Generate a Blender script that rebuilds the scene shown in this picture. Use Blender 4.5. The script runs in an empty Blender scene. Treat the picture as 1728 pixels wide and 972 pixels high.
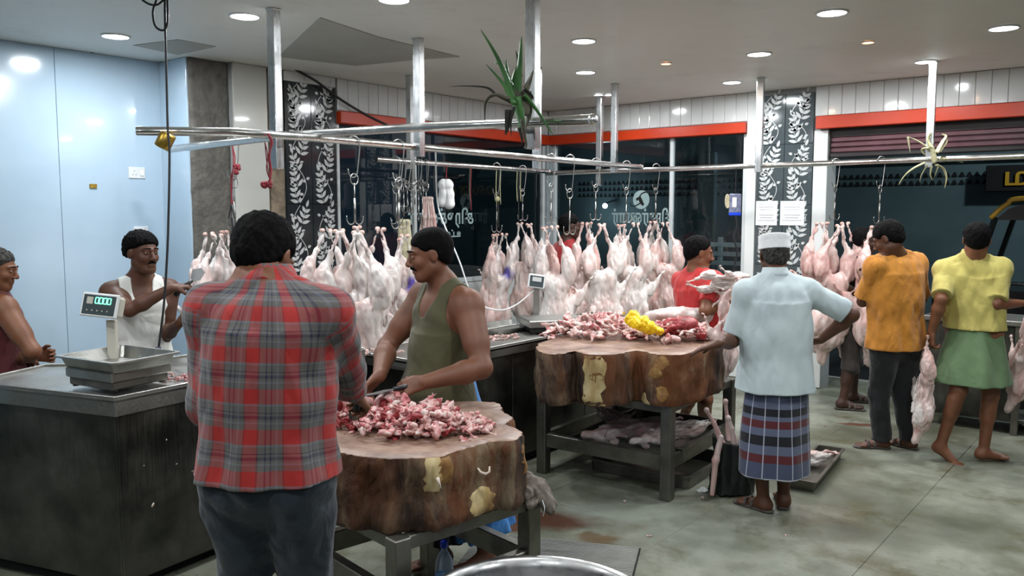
import bpy, math, random
import numpy as np
from mathutils import Vector, Matrix, Euler
random.seed(5); RNG = np.random.RandomState(3)
C0 = bpy.context.scene.collection
R = math.radians
# ---------------------------------------------------------------- camera
FPX = 1400.; HC = 1.74; YAW = R(38.9); PIT = math.atan(128/1400.)
scn = bpy.context.scene
cd = bpy.data.cameras.new('camera'); cam = bpy.data.objects.new('camera', cd); C0.objects.link(cam)
cd.sensor_width = 36; cd.lens = 36*FPX/1728; cd.clip_end = 200
cam.location = (0, 0, HC); cam.rotation_euler = (math.pi/2-PIT, 0, YAW)
scn.camera = cam
# ---------------------------------------------------------------- world (night outside) and exposure
w = bpy.data.worlds.new('night'); scn.world = w; w.use_nodes = True
w.node_tree.nodes['Background'].inputs[0].default_value = (.05, .09, .14, 1)
w.node_tree.nodes['Background'].inputs[1].default_value = .12
scn.view_settings.view_transform = 'Standard'; scn.view_settings.look = 'None'
scn.view_settings.exposure = 0.20; scn.view_settings.gamma = 1
LAMP_W = 21.0      # watts of one big downlight
# ---------------------------------------------------------------- pixel rays -> real places
fw = np.array([-math.sin(YAW)*math.cos(PIT), math.cos(YAW)*math.cos(PIT), -math.sin(PIT)])
rt = np.array([math.cos(YAW), math.sin(YAW), 0.]); upv = np.cross(rt, fw); CAM = np.array([0, 0, HC])
def ray(px, py): return fw+rt*(px-864)/FPX-upv*(py-486)/FPX
def Z(px, py, z): r = ray(px, py); return CAM+r*(z-HC)/r[2]
def D(px, py, d): return CAM+ray(px, py)*d
def XP(px, py, x): r = ray(px, py); return CAM+r*(x/r[0])
def YP(px, py, y): r = ray(px, py); return CAM+r*(y/r[1])
V3 = lambda *a: np.array(a, float)
def nrm(v): v = np.asarray(v, float); return v/(np.linalg.norm(v)+1e-12)
# ---------------------------------------------------------------- materials
MATS = {}
def srgb(h):
    if isinstance(h, str):
        h = [int(h[i:i+2], 16)/255 for i in (0, 2, 4)]
        h = [c/12.92 if c <= .04045 else ((c+.055)/1.055)**2.4 for c in h]
    return (h[0], h[1], h[2], 1)
class NT:
    def __init__(s, name):
        s.m = bpy.data.materials.new(name); s.m.use_nodes = True; s.t = s.m.node_tree
        s.b = s.t.nodes['Principled BSDF']; s.o = s.t.nodes['Material Output']; MATS[name] = s.m
    def n(s, typ, **kw):
        x = s.t.nodes.new(typ)
        for k, v in kw.items(): setattr(x, k, v)
        return x
    def l(s, a, b): s.t.links.new(a, b)
    def set(s, **kw):
        for k, v in kw.items(): s.b.inputs[k.replace('_', ' ')].default_value = v
    def coords(s, kind='Object', scale=(1, 1, 1), rnd=False):
        if kind == 'pos': o = s.n('ShaderNodeNewGeometry').outputs['Position']
        else: o = s.n('ShaderNodeTexCoord').outputs[kind]
        mp = s.n('ShaderNodeMapping'); mp.inputs['Scale'].default_value = scale; s.l(o, mp.inputs['Vector'])
        o = mp.outputs[0]
        if rnd:
            oi = s.n('ShaderNodeObjectInfo'); ml = s.n('ShaderNodeMath', operation='MULTIPLY'); ml.inputs[1].default_value = 37
            s.l(oi.outputs['Random'], ml.inputs[0]); ad = s.n('ShaderNodeVectorMath', operation='ADD')
            s.l(o, ad.inputs[0]); s.l(ml.outputs[0], ad.inputs[1]); o = ad.outputs[0]
        return o
    def noise(s, co, sc, det=4, rough=.55, dist=0):
        x = s.n('ShaderNodeTexNoise'); x.inputs['Scale'].default_value = sc; x.inputs['Detail'].default_value = det
        x.inputs['Roughness'].default_value = rough; x.inputs['Distortion'].default_value = dist; s.l(co, x.inputs['Vector']); return x.outputs['Fac']
    def ramp(s, fac, stops, interp='LINEAR'):
        x = s.n('ShaderNodeValToRGB'); cr = x.color_ramp; cr.interpolation = interp
        while len(cr.elements) < len(stops): cr.elements.new(.5)
        for e, (p, c) in zip(cr.elements, stops):
            e.position = p; e.color = srgb(c) if not isinstance(c, (int, float)) else (c, c, c, 1)
        s.l(fac, x.inputs[0]); return x.outputs[0]
    def mix(s, fac, a, b, mode='MIX'):
        x = s.n('ShaderNodeMix', data_type='RGBA', blend_type=mode)
        for v, i in ((fac, 0), (a, 6), (b, 7)):
            if hasattr(v, 'is_linked'): s.l(v, x.inputs[i])
            else: x.inputs[i].default_value = v if i == 0 else srgb(v)
        return x.outputs[2]
    def bump(s, h, st, dist=.01, prev=None):
        x = s.n('ShaderNodeBump'); x.inputs['Strength'].default_value = st; x.inputs['Distance'].default_value = dist
        s.l(h, x.inputs['Height'])
        if prev is not None: s.l(prev, x.inputs['Normal'])
        return x.outputs[0]
def pm(name, stops, sc=8, rough=.5, metal=0, bump=0, bsc=None, stretch=(1, 1, 1), co='Object', rnd=False, det=4, dist=0, bd=.01, rr=None, **kw):
    t = NT(name); c = t.coords(co, stretch, rnd)
    if isinstance(stops, str): stops = [(.3, stops), (.7, stops)]
    f = t.noise(c, sc, det, dist=dist); t.l(t.ramp(f, stops), t.b.inputs['Base Color'])
    t.set(Roughness=rough, Metallic=metal, **kw)
    if rr: t.l(t.ramp(t.noise(c, sc*.7, 3), [(.35, rr[0]), (.65, rr[1])]), t.b.inputs['Roughness'])
    if bump: t.l(t.bump(t.noise(c, bsc or sc*3, 5), bump, bd), t.b.inputs['Normal'])
    return t.m
def emis(name, col, st):
    t = NT(name); t.set(Base_Color=srgb(col), Emission_Color=srgb(col), Emission_Strength=st); return t.m
# ---------------------------------------------------------------- mesh helpers
def mkmesh(name, v, f, mats=None, smooth=False, mi=None):
    me = bpy.data.meshes.new(name); me.from_pydata([tuple(map(float, p)) for p in v], [], [tuple(map(int, q)) for q in f])
    for m in (mats or []): me.materials.append(MATS[m] if isinstance(m, str) else m)
    if smooth: me.polygons.foreach_set('use_smooth', [True]*len(me.polygons))
    if mi is not None: me.polygons.foreach_set('material_index', list(mi))
    me.update(); return me
def link(name, me, parent=None, loc=None, rot=None):
    o = bpy.data.objects.new(name, me); C0.objects.link(o)
    if loc is not None: o.location = [float(x) for x in loc]
    if rot is not None: o.rotation_euler = rot
    if parent is not None: o.parent = parent
    return o
def tag(o, label=None, cat=None, group=None, kind=None):
    if label: o['label'] = label
    if cat: o['category'] = cat
    if group: o['group'] = group
    if kind: o['kind'] = kind
    return o
def thing(name, label, cat, loc=(0, 0, 0), rot=(0, 0, 0), group=None):
    return tag(link(name, None, None, loc, rot), label, cat, group)
def dup(o, parent=None):
    c = o.copy(); C0.objects.link(c); c.parent = parent
    for ch in list(o.children): dup(ch, c)
    return c
class MB:
    def __init__(s): s.v = []; s.f = []; s.mi = []
    def add(s, v, f, m=0):
        k = len(s.v); s.v += [tuple(p) for p in v]; s.f += [tuple(i+k for i in q) for q in f]; s.mi += [m]*len(f); return s
    def box(s, c, d, rz=0, m=0, bev=0, Mx=None):
        x, y, z = d[0]/2, d[1]/2, d[2]/2
        if bev:
            b = min(bev, x*.8, y*.8, z*.8); vs = []; fs = []
            for sz, zz in ((-1, z), (1, z)): pass
            def P(i, j, k, ax):
                q = [i*x, j*y, k*z]
                for a in range(3):
                    if a != ax: q[a] -= (i, j, k)[a]*b
                return tuple(q)
            idx = {}
            for i in (-1, 1):
                for j in (-1, 1):
                    for k in (-1, 1):
                        for ax in range(3): idx[(i, j, k, ax)] = len(vs); vs.append(P(i, j, k, ax))
            for ax in range(3):
                o = [a for a in range(3) if a != ax]
                for sg in (-1, 1):
                    q = []
                    for u, v in ((-1, -1), (1, -1), (1, 1), (-1, 1)):
                        t = [0, 0, 0]; t[ax] = sg; t[o[0]] = u; t[o[1]] = v; q.append(idx[(*t, ax)])
                    if (sg > 0) == (ax == 1): q = q[::-1]
                    fs.append(q)
            for ax in range(3):
                o = [a for a in range(3) if a != ax]
                for u in (-1, 1):
                    for v in (-1, 1):
                        t1 = [0, 0, 0]; t1[o[0]] = u; t1[o[1]] = v
                        a = list(t1); a[ax] = -1; c2 = list(t1); c2[ax] = 1
                        q = [idx[(*a, o[0])], idx[(*c2, o[0])], idx[(*c2, o[1])], idx[(*a, o[1])]]
                        fs.append(q)
            for i in (-1, 1):
                for j in (-1, 1):
                    for k in (-1, 1): fs.append([idx[(i, j, k, a)] for a in range(3)])
            vs2 = vs; 
            # fix winding from the centre
            out = []
            for q in fs:
                p = [np.array(vs2[i]) for i in q]; n = np.cross(p[1]-p[0], p[2]-p[0])
                out.append(q if n.dot(sum(p)) > 0 else q[::-1])
            vs, fs = vs2, out
        else:
            vs = [(-x, -y, -z), (x, -y, -z), (x, y, -z), (-x, y, -z), (-x, -y, z), (x, -y, z), (x, y, z), (-x, y, z)]
            fs = [(0, 3, 2, 1), (4, 5, 6, 7), (0, 1, 5, 4), (1, 2, 6, 5), (2, 3, 7, 6), (3, 0, 4, 7)]
        ca, sa = math.cos(rz), math.sin(rz)
        if Mx is not None: vs = [tuple(np.array(c)+np.array(Mx)@np.array(p)) for p in vs]
        else: vs = [(c[0]+p[0]*ca-p[1]*sa, c[1]+p[0]*sa+p[1]*ca, c[2]+p[2]) for p in vs]
        return s.add(vs, fs, m)
    def bar(s, a, b, w, h, m=0, up=(0, 0, 1)):
        a = np.array(a, float); b = np.array(b, float); d = nrm(b-a); u = np.array(up, float)
        if abs(d.dot(u)) > .95: u = V3(1, 0, 0)
        sx = nrm(np.cross(d, u)); u2 = np.cross(sx, d)
        return s.box((a+b)/2, (w, np.linalg.norm(b-a), h), Mx=np.column_stack([sx, d, u2]), m=m, bev=min(w, h)*.08)
    def tube(s, pts, r, n=8, m=0, cap=True, flat=None):
        pts = [np.array(p, float) for p in pts]; k = len(pts)
        rr = r if hasattr(r, '__len__') else [r]*k
        vs = []; prev = None
        for i in range(k):
            d = nrm(pts[min(i+1, k-1)]-pts[max(i-1, 0)])
            if prev is None:
                prev = V3(0, 0, 1) if abs(d[2]) < .9 else V3(1, 0, 0)
                if flat is not None: prev = np.array(flat[0], float)
            u = nrm(prev-d*prev.dot(d)); prev = u; v = np.cross(d, u); fl = flat[1] if flat is not None else 1
            for j in range(n):
                t = 2*math.pi*j/n; vs.append(pts[i]+rr[i]*(math.cos(t)*u*fl+math.sin(t)*v))
        fs = [(i*n+j, i*n+(j+1) % n, (i+1)*n+(j+1) % n, (i+1)*n+j) for i in range(k-1) for j in range(n)]
        if cap: fs += [tuple(range(n))[::-1], tuple(range((k-1)*n, k*n))]
        return s.add(vs, fs, m)
    def lathe(s, prof, n=24, c=(0, 0, 0), m=0, sy=1):
        vs = [(c[0]+r*math.cos(2*math.pi*j/n), c[1]+sy*r*math.sin(2*math.pi*j/n), c[2]+z) for r, z in prof for j in range(n)]
        fs = [(i*n+j, i*n+(j+1) % n, (i+1)*n+(j+1) % n, (i+1)*n+j) for i in range(len(prof)-1) for j in range(n)]
        return s.add(vs, fs, m)
    def prism(s, poly, z0, z1, m=0):
        n = len(poly); vs = [(p[0], p[1], z0) for p in poly]+[(p[0], p[1], z1) for p in poly]
        ar = sum(poly[i][0]*poly[(i+1) % n][1]-poly[(i+1) % n][0]*poly[i][1] for i in range(n))
        fs = [tuple(range(n))[::-1], tuple(range(n, 2*n))]+[(i, (i+1) % n, n+(i+1) % n, n+i) for i in range(n)]
        if ar < 0: fs = [f[::-1] for f in fs]
        return s.add(vs, fs, m)
    def build(s, name, mats, parent=None, smooth=False, loc=None, rot=None):
        if isinstance(mats, str): mats = [mats]
        return link(name, mkmesh(name, s.v, s.f, mats, smooth, s.mi), parent, loc, rot)
def bez(pts, n=12):
    """smooth curve through points (Catmull-Rom)"""
    P = [np.array(p, float) for p in pts]; P = [2*P[0]-P[1]]+P+[2*P[-1]-P[-2]]; out = []
    for i in range(1, len(P)-2):
        for j in range(n):
            t = j/n; out.append(.5*((2*P[i])+(-P[i-1]+P[i+1])*t+(2*P[i-1]-5*P[i]+4*P[i+1]-P[i+2])*t*t+(-P[i-1]+3*P[i]-3*P[i+1]+P[i+2])*t**3))
    out.append(P[-2]); return out
# ---------------------------------------------------------------- signed-distance bodies -> one continuous mesh
def wob(p, f, sd=0.):
    """cheap smooth 3-D noise in about -1..1"""
    x, y, z = p[:, 0]*f[0]+sd, p[:, 1]*f[1]+sd*1.7, p[:, 2]*f[2]+sd*.6
    a = np.sin(x+1.3*np.sin(y*.8+z*.5)+sd)*np.cos(y*1.1+.9*np.sin(z*.9+x*.4))
    b = np.sin(z*1.2+1.1*np.sin(x*.9-y*.7)+2*sd)*np.cos(x*1.7+y*.6)
    return .6*a+.4*b
class SD:
    def __init__(s): s.P = []; s.clip = []; s.nz = []; s.sclip = []
    def cap(s, a, b, ra, rb=None, k=.02, op=1, flat=None, cl=None):
        rb = ra if rb is None else rb; a = np.array(a, float); b = np.array(b, float)
        s.P.append(('c', a, b, ra, rb, k, op, flat, cl, (a+b)/2, np.linalg.norm(b-a)/2+max(ra, rb)*(flat[1] if flat and flat[1] > 1 else 1))); return s
    def ell(s, c, r, X=None, k=.02, op=1, cl=None):
        c = np.array(c, float); r = np.array(r if hasattr(r, '__len__') else (r, r, r), float)
        s.P.append(('e', c, r, np.eye(3) if X is None else np.array(X), None, k, op, None, cl, c, r.max())); return s
    def fru(s, a, b, r0, r1, fx, k=.02, op=1, folds=(0, 0, 0), cl=None):
        a = np.array(a, float); b = np.array(b, float)
        s.P.append(('f', a, b, r0, r1, k, op, (np.array(fx, float), folds), cl, (a+b)/2, np.linalg.norm(b-a)/2+max(*r0, *r1))); return s
    def _one(s, q, p):
        t = q[0]
        if t == 'c':
            _, a, b, ra, rb, k, op, fl, cl, _, _ = q; ab = b-a; pa = p-a
            if fl is not None:
                n, f = fl; n = nrm(n); dn = pa@n; pa = pa+np.outer(dn*(1/f-1), n)
                an = ab@n; ab = ab+n*an*(1/f-1)
            h = np.clip(pa@ab/max(ab@ab, 1e-9), 0, 1)
            d = np.linalg.norm(pa-h[:, None]*ab, axis=1)-(ra+(rb-ra)*h)
            if fl is not None and f < 1: d = d*max(f, .5)
        elif t == 'e':
            _, c, r, X, _, k, op, _, cl, _, _ = q; l = (p-c)@X/r; k0 = np.linalg.norm(l, axis=1); k1 = np.linalg.norm(l/r, axis=1)
            d = k0*(k0-1)/np.maximum(k1, 1e-6)
        else:
            _, a, b, r0, r1, k, op, (fx, fo), cl, _, _ = q; ax = nrm(b-a); L = np.linalg.norm(b-a); fx = nrm(fx-ax*fx.dot(ax)); fy = np.cross(ax, fx)
            pa = p-a; h = pa@ax; t2 = np.clip(h/L, 0, 1); rx = r0[0]+(r1[0]-r0[0])*t2; ry = r0[1]+(r1[1]-r0[1])*t2
            x = pa@fx; y = pa@fy
            if fo[0]:
                th = np.arctan2(y, x); m = fo[1]*np.clip(.25+t2, 0, 1)*(np.sin(th*fo[0]+2.5*t2+fo[2])+.6*np.sin(th*(fo[0]*1.7//1)+fo[2]*2-1.5*t2))
            else: m = 0
            d = (np.sqrt((x/rx)**2+(y/ry)**2)-1)*np.minimum(rx, ry)-m
            d = np.maximum(d, np.maximum(-h, h-L))
        if cl is not None:
            for cp, cn in cl: d = np.maximum(d, (p-np.array(cp))@np.array(cn, float))
        return d
    def ev(s, p, cull=None):
        d = np.full(len(p), 9.)
        for q in s.P:
            k, op = q[5], q[6]
            if cull is not None:
                m = np.nonzero(((p-q[9])**2).sum(1) < (q[10]+cull+k)**2)[0]
                if len(m) == 0: continue
            else: m = slice(None)
            e = s._one(q, p[m]); c = d[m]
            if op > 0: h = np.maximum(k-np.abs(c-e), 0)/k; d[m] = np.minimum(c, e)-h*h*k*.25
            else: h = np.maximum(k-np.abs(c+e), 0)/k; d[m] = np.maximum(c, -e)+h*h*k*.25
        for f, amp, sd, *rg in s.nz: d = d+(amp*wob(p, f, sd) if not rg else amp*(1-2.4*np.abs(wob(p, f, sd)))*rg[0])
        for cp, cn, k in s.sclip:
            e = (p-np.array(cp))@np.array(cn, float); h = np.maximum(k-np.abs(d-e), 0)/k; d = np.maximum(d, e)+h*h*k*.25
        for cp, cn in s.clip: d = np.maximum(d, (p-np.array(cp))@np.array(cn, float))
        return d
    def mesh(s, name, res, mats, B=4):
        lo = np.min([q[9]-q[10] for q in s.P if q[6] > 0], 0)-.03; hi = np.max([q[9]+q[10] for q in s.P if q[6] > 0], 0)+.03
        st = B*res; nb = np.ceil((hi-lo)/st).astype(int)+1
        g = np.stack(np.meshgrid(*[np.arange(k) for k in nb], indexing='ij'), -1).reshape(-1, 3)
        cen = lo+(g+.5)*st; dc = s.ev(cen)
        keep = np.abs(dc) < st*1.45+.004
        N = nb*B; Vv = np.where(dc < 0, -1., 1.).astype(np.float32).reshape(nb)
        Vv = Vv.repeat(B, 0).repeat(B, 1).repeat(B, 2)
        kb = g[keep]*B; off = np.stack(np.meshgrid(*[np.arange(B)]*3, indexing='ij'), -1).reshape(-1, 3)
        pi = (kb[:, None, :]+off[None]).reshape(-1, 3)
        Vv[pi[:, 0], pi[:, 1], pi[:, 2]] = s.ev(lo+pi*res, cull=st*2+.02)
        ins = Vv < 0
        cs = sum(ins[i:N[0]-1+i, j:N[1]-1+j, k:N[2]-1+k].astype(np.int8) for i in (0, 1) for j in (0, 1) for k in (0, 1))
        ac = np.argwhere((cs > 0) & (cs < 8))
        cor = np.array([(i, j, k) for i in (0, 1) for j in (0, 1) for k in (0, 1)])
        val = np.stack([Vv[ac[:, 0]+c[0], ac[:, 1]+c[1], ac[:, 2]+c[2]] for c in cor], 1).astype(float)
        acc = np.zeros((len(ac), 3)); cnt = np.zeros(len(ac))
        for i in range(8):
            for j in range(i+1, 8):
                if abs(cor[i]-cor[j]).sum() != 1: continue
                a, b = val[:, i], val[:, j]; m = (a < 0) != (b < 0)
                t = np.where(m, a/np.where(a-b == 0, 1, a-b), 0)
                acc += m[:, None]*(cor[i]+t[:, None]*(cor[j]-cor[i])); cnt += m
        ver = lo+(ac+acc/cnt[:, None])*res
        idx = np.full(tuple(N-1), -1, np.int32); idx[ac[:, 0], ac[:, 1], ac[:, 2]] = np.arange(len(ac))
        F = []
        for ax in range(3):
            sl0 = [slice(0, None)]*3; sl1 = [slice(0, None)]*3; sl0[ax] = slice(0, -1); sl1[ax] = slice(1, None)
            ch = ins[tuple(sl0)] != ins[tuple(sl1)]; e = np.argwhere(ch)
            b_, c_ = [(1, 2), (2, 0), (0, 1)][ax]
            e = e[(e[:, b_] > 0) & (e[:, c_] > 0) & (e[:, b_] < N[b_]-1) & (e[:, c_] < N[c_]-1)]
            def at(db, dc_):
                q = e.copy(); q[:, b_] += db; q[:, c_] += dc_; return idx[q[:, 0], q[:, 1], q[:, 2]]
            Q = np.stack([at(-1, -1), at(0, -1), at(0, 0), at(-1, 0)], 1)
            fl = ~ins[e[:, 0], e[:, 1], e[:, 2]]; Q[fl] = Q[fl][:, ::-1]; F.append(Q)
        F = np.concatenate(F); F = F[(F >= 0).all(1)]
        me = bpy.data.meshes.new(name); me.vertices.add(len(ver)); me.vertices.foreach_set('co', ver.astype(np.float32).ravel())
        me.loops.add(F.size); me.loops.foreach_set('vertex_index', F.astype(np.int32).ravel())
        me.polygons.add(len(F)); me.polygons.foreach_set('loop_start', np.arange(0, F.size, 4, dtype=np.int32))
        me.polygons.foreach_set('loop_total', np.full(len(F), 4, np.int32)); me.polygons.foreach_set('use_smooth', np.ones(len(F), bool))
        me.update(calc_edges=True)
        for m in ([mats] if isinstance(mats, str) else mats): me.materials.append(MATS[m])
        s.ver = ver; return me
# ================================================================ materials
def stainless(name, base='a8a9a6', rough=.28, stretch=(60, 60, 3), smudge=True, bump=.02):
    t = NT(name); c = t.coords('Object', stretch); c2 = t.coords('Object')
    f = t.noise(c, 3, 4); g = t.noise(c2, 3.5, 5)
    t.set(Metallic=1, Roughness=rough)
    a = t.ramp(f, [(.3, rough*.75), (.7, rough*1.3)]); b = t.ramp(g, [(.4, 0.), (.75, .22)])
    m = t.n('ShaderNodeMath', operation='ADD'); t.l(a, m.inputs[0]); t.l(b, m.inputs[1]); t.l(m.outputs[0], t.b.inputs['Roughness'])
    col = t.ramp(g, [(.35, base), (.8, '7d7b74' if smudge else base)]); t.l(col, t.b.inputs['Base Color'])
    t.l(t.bump(f, bump, .002), t.b.inputs['Normal']); return t.m
stainless('pipe_steel', 'd6d6d4', .16, (4, 4, 4), False, .01)
stainless('post_steel', 'c9cbcc', .2, (30, 30, 2), False)
stainless('counter_steel', 'a9a9a5', .36, (2, 60, 60)); stainless('counter_side', '484946', .34, (60, 60, 2))
stainless('scale_steel', 'bcbcb8', .3, (60, 3, 3)); stainless('hook_steel', 'b9bab8', .25, (5, 5, 5))
stainless('knife_steel', '6d7075', .3, (10, 10, 10)); stainless('aluminium', 'c4c5c6', .3, (8, 8, 8))
pm('table_steel', [(.3, '5c5b54'), (.6, '7d7b73'), (.8, '8d8b83')], 6, .38, .85, .1)
def glossy_wall(name, c1, c2, rough=.12):
    t = NT(name); c = t.coords('pos'); f = t.noise(c, 1.3, 4)
    t.l(t.ramp(f, [(.3, c1), (.7, c2)]), t.b.inputs['Base Color']); t.set(Roughness=rough, Coat_Weight=.3, Coat_Roughness=.05)
    t.l(t.bump(t.noise(c, 2.2, 2), .06, .02), t.b.inputs['Normal']); return t.m
glossy_wall('blue_white_laminate', 'a9c0d2', 'b5cad9', .16); glossy_wall('white_tile', 'cfd3d2', 'dadddb', .1)
glossy_wall('marble_panel', 'b9bab3', 'c4c5bf', .18); glossy_wall('white_frame', 'cdd2d3', 'c4c9c9', .3)
glossy_wall('grey_column', '8f989c', '9aa2a4', .3)
pm('grout', '8d8f8e', 5, .8)
# painted ceiling with faint roller marks and grime
t = NT('ceiling_paint'); c = t.coords('pos'); a = t.ramp(t.noise(c, .55, 3), [(.35, 'e2e2dc'), (.7, 'd8d8d1')])
g = t.ramp(t.noise(c, 2.3, 6, .65), [(.55, 0.), (.8, .5)]); t.l(t.mix(g, a, 'bdbdb6'), t.b.inputs['Base Color']); t.set(Roughness=.5)
t.l(t.bump(t.noise(c, 1.1, 2), .15, .03), t.b.inputs['Normal'])
pm('ceiling_board', [(.3, 'a09f97'), (.7, 'aeada5')], 2, .8, co='pos'); pm('ceiling_grime', [(.3, '5c5a55'), (.7, '8b8a85')], 6, .9)
pm('raw_cement', [(.2, '4a4844'), (.45, '66635d'), (.6, '55534e'), (.8, '7c7972')], 7, .95, bump=.9, bsc=14, bd=.02, det=8)
pm('cement_brown', [(.3, '5c5145'), (.6, '8a7c69'), (.75, '4c4238')], 9, .95, bump=.8, bsc=18, bd=.02, det=8)
pm('orange_paint', [(.3, 'c4390f'), (.7, 'bb330d')], 3, .35); pm('maroon_paint', [(.3, '4a2a30'), (.7, '633a42')], 4, .35)
pm('dark_metal', [(.3, '1d1a1b'), (.7, '2b2526')], 4, .6); pm('black_plastic', '141516', 3, .35); pm('black_cable', '16171a', 3, .5)
pm('white_plastic', [(.3, 'd4d6d6'), (.7, 'dfe1e0')], 3, .35); pm('cream_plastic', 'b8b4a8', 3, .4); pm('paper', [(.3, 'e4e8ea'), (.7, 'f2f4f4')], 6, .7)
pm('ink', '4a525a', 3, .6); pm('brass', [(.3, '6d5a2f'), (.6, 'b9973f'), (.8, 'd8c27a')], 12, .35, .8)
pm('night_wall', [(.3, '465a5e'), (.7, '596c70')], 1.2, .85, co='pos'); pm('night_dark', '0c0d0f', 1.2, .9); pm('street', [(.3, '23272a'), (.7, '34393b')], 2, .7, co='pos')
pm('tile_black', [(.3, '22272a'), (.7, '2d3235')], 3, .1); pm('tile_grey', [(.3, '3f474a'), (.7, '4a5356')], 3, .1); pm('leaf_print_white', [(.3, 'b9bcbb'), (.7, 'c8cbca')], 30, .2)
pm('glass_print', '93a9aa', 3, .6)
# wet stained stone floor (world-continuous)
t = NT('floor_stone'); c = t.coords('pos')
a = t.ramp(t.noise(c, .9, 6, .6), [(.3, '44483a'), (.46, '66695b'), (.57, '84877a'), (.72, '545743')])
a = t.mix(t.ramp(t.noise(c, 2.7, 7, .7), [(.5, 0.), (.66, .85)]), a, '54523a')
a = t.mix(t.ramp(t.noise(c, 14, 6, .7), [(.6, 0.), (.75, .6)]), a, '4a4436')
a = t.mix(t.ramp(t.noise(c, 55, 2), [(.68, 0.), (.74, .6)]), a, '3a352b')
def blob(cx, cy, rx, ry, rot=0):
    mp = t.n('ShaderNodeMapping', vector_type='TEXTURE'); mp.inputs['Location'].default_value = (cx, cy, 0); mp.inputs['Rotation'].default_value = (0, 0, rot); mp.inputs['Scale'].default_value = (rx, ry, 1)
    g_ = t.n('ShaderNodeNewGeometry'); nn = t.n('ShaderNodeTexNoise'); nn.inputs['Scale'].default_value = 5; nn.inputs['Detail'].default_value = 5; t.l(g_.outputs['Position'], nn.inputs['Vector'])
    sm = t.n('ShaderNodeVectorMath', operation='SCALE'); sm.inputs['Scale'].default_value = .35; t.l(nn.outputs['Color'], sm.inputs[0])
    ad = t.n('ShaderNodeVectorMath', operation='ADD'); t.l(g_.outputs['Position'], ad.inputs[0]); t.l(sm.outputs[0], ad.inputs[1])
    sb = t.n('ShaderNodeVectorMath', operation='SUBTRACT'); t.l(ad.outputs[0], sb.inputs[0]); sb.inputs[1].default_value = (.175, .175, .175)
    t.l(sb.outputs[0], mp.inputs['Vector']); sp = t.n('ShaderNodeSeparateXYZ'); t.l(mp.outputs[0], sp.inputs[0]); cb = t.n('ShaderNodeCombineXYZ'); t.l(sp.outputs[0], cb.inputs[0]); t.l(sp.outputs[1], cb.inputs[1])
    ln = t.n('ShaderNodeVectorMath', operation='LENGTH'); t.l(cb.outputs[0], ln.inputs[0]); return t.ramp(ln.outputs['Value'], [(.55, 1.), (1., 0.)])
for (px, py, rx, ry, col, amt) in ((900, 880, .5, .16, '4c2a1c', .9), (1010, 910, .16, .12, '5f4a30', .8), (1455, 716, .22, .07, '5c2a18', .8), (1440, 735, .5, .3, '4d4a33', .5), (1050, 860, .5, .25, '8f968c', .5), (1180, 900, .3, .4, '8f968c', .4)):
    p = Z(px, py, 0); b_ = blob(p[0], p[1], rx, ry, YAW); m = t.n('ShaderNodeMath', operation='MULTIPLY'); m.inputs[1].default_value = amt; t.l(b_, m.inputs[0]); a = t.mix(m.outputs[0], a, col)
t.l(a, t.b.inputs['Base Color'])
t.l(t.ramp(t.noise(c, 1.7, 5), [(.35, .22), (.6, .5)]), t.b.inputs['Roughness']); t.l(t.bump(t.noise(c, 9, 7), .25, .006), t.b.inputs['Normal'])
# window glass
t = NT('window_glass'); fr = t.n('ShaderNodeFresnel'); fr.inputs['IOR'].default_value = 1.55
tr = t.n('ShaderNodeBsdfTransparent'); tr.inputs[0].default_value = (.72, .84, .86, 1); gl = t.n('ShaderNodeBsdfGlossy'); gl.inputs['Roughness'].default_value = .02
mx = t.n('ShaderNodeMixShader'); t.l(fr.outputs[0], mx.inputs[0]); t.l(tr.outputs[0], mx.inputs[1]); t.l(gl.outputs[0], mx.inputs[2]); t.l(mx.outputs[0], t.o.inputs[0])
emis('lamp_white', 'f4f8ff', 14); emis('lamp_warm', 'ffb070', 9); emis('display_green', '7dffc8', 1.6); emis('street_bulb', 'eaf2ff', 12)
# ================================================================ the setting
CE = 2.95; XW = -6.04; XB = -6.56; YBK = 8.2
def struct(name, mb, m, parent=None, smooth=False): return tag(mb.build(name, m, parent, smooth), kind='structure')
bx = lambda x0, x1, y0, y1, z0, z1, bev=0, m=0, mb=None: (mb or MB()).box(((x0+x1)/2, (y0+y1)/2, (z0+z1)/2), (x1-x0, y1-y0, z1-z0), bev=bev, m=m)
yb = lambda px: float(YP(px, 350, YBK)[0]); xl = lambda px: float(XP(px, 350, XW)[1])
floor = struct('floor', bx(-6.7, 3.5, -3, 9.0, -.2, -.012), 'grout')
slab = None
for i in range(11):
    for j in range(12):
        if slab is None: slab = bx(0, .918, 0, .978, -.012, 0, .002).build('slab', 'floor_stone', floor); o = slab
        else: o = slab.copy(); C0.objects.link(o); o.parent = floor
        o.location = (-6.66+i*.92, -2.9+j*.98, (i*7+j*5) % 3*.0012-.0012)
ceiling = struct('ceiling', bx(-6.7, 3.5, -3, 8.5, CE, CE+.1), 'ceiling_paint')
pp = [Z(470, 95, CE), Z(540, 29, CE), Z(640, 62, CE), Z(775, 95, CE), Z(700, 100, CE), Z(600, 110, CE)]
MB().prism([(p[0], p[1]) for p in pp], CE-.006, CE+.01).build('unpainted_board', 'ceiling_board', ceiling)
pp = [Z(225, 76, CE), Z(300, 66, CE), Z(365, 78, CE), Z(300, 92, CE)]
MB().prism([(p[0], p[1]) for p in pp], CE-.004, CE+.01).build('unpainted_board', 'ceiling_board', ceiling)
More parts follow.
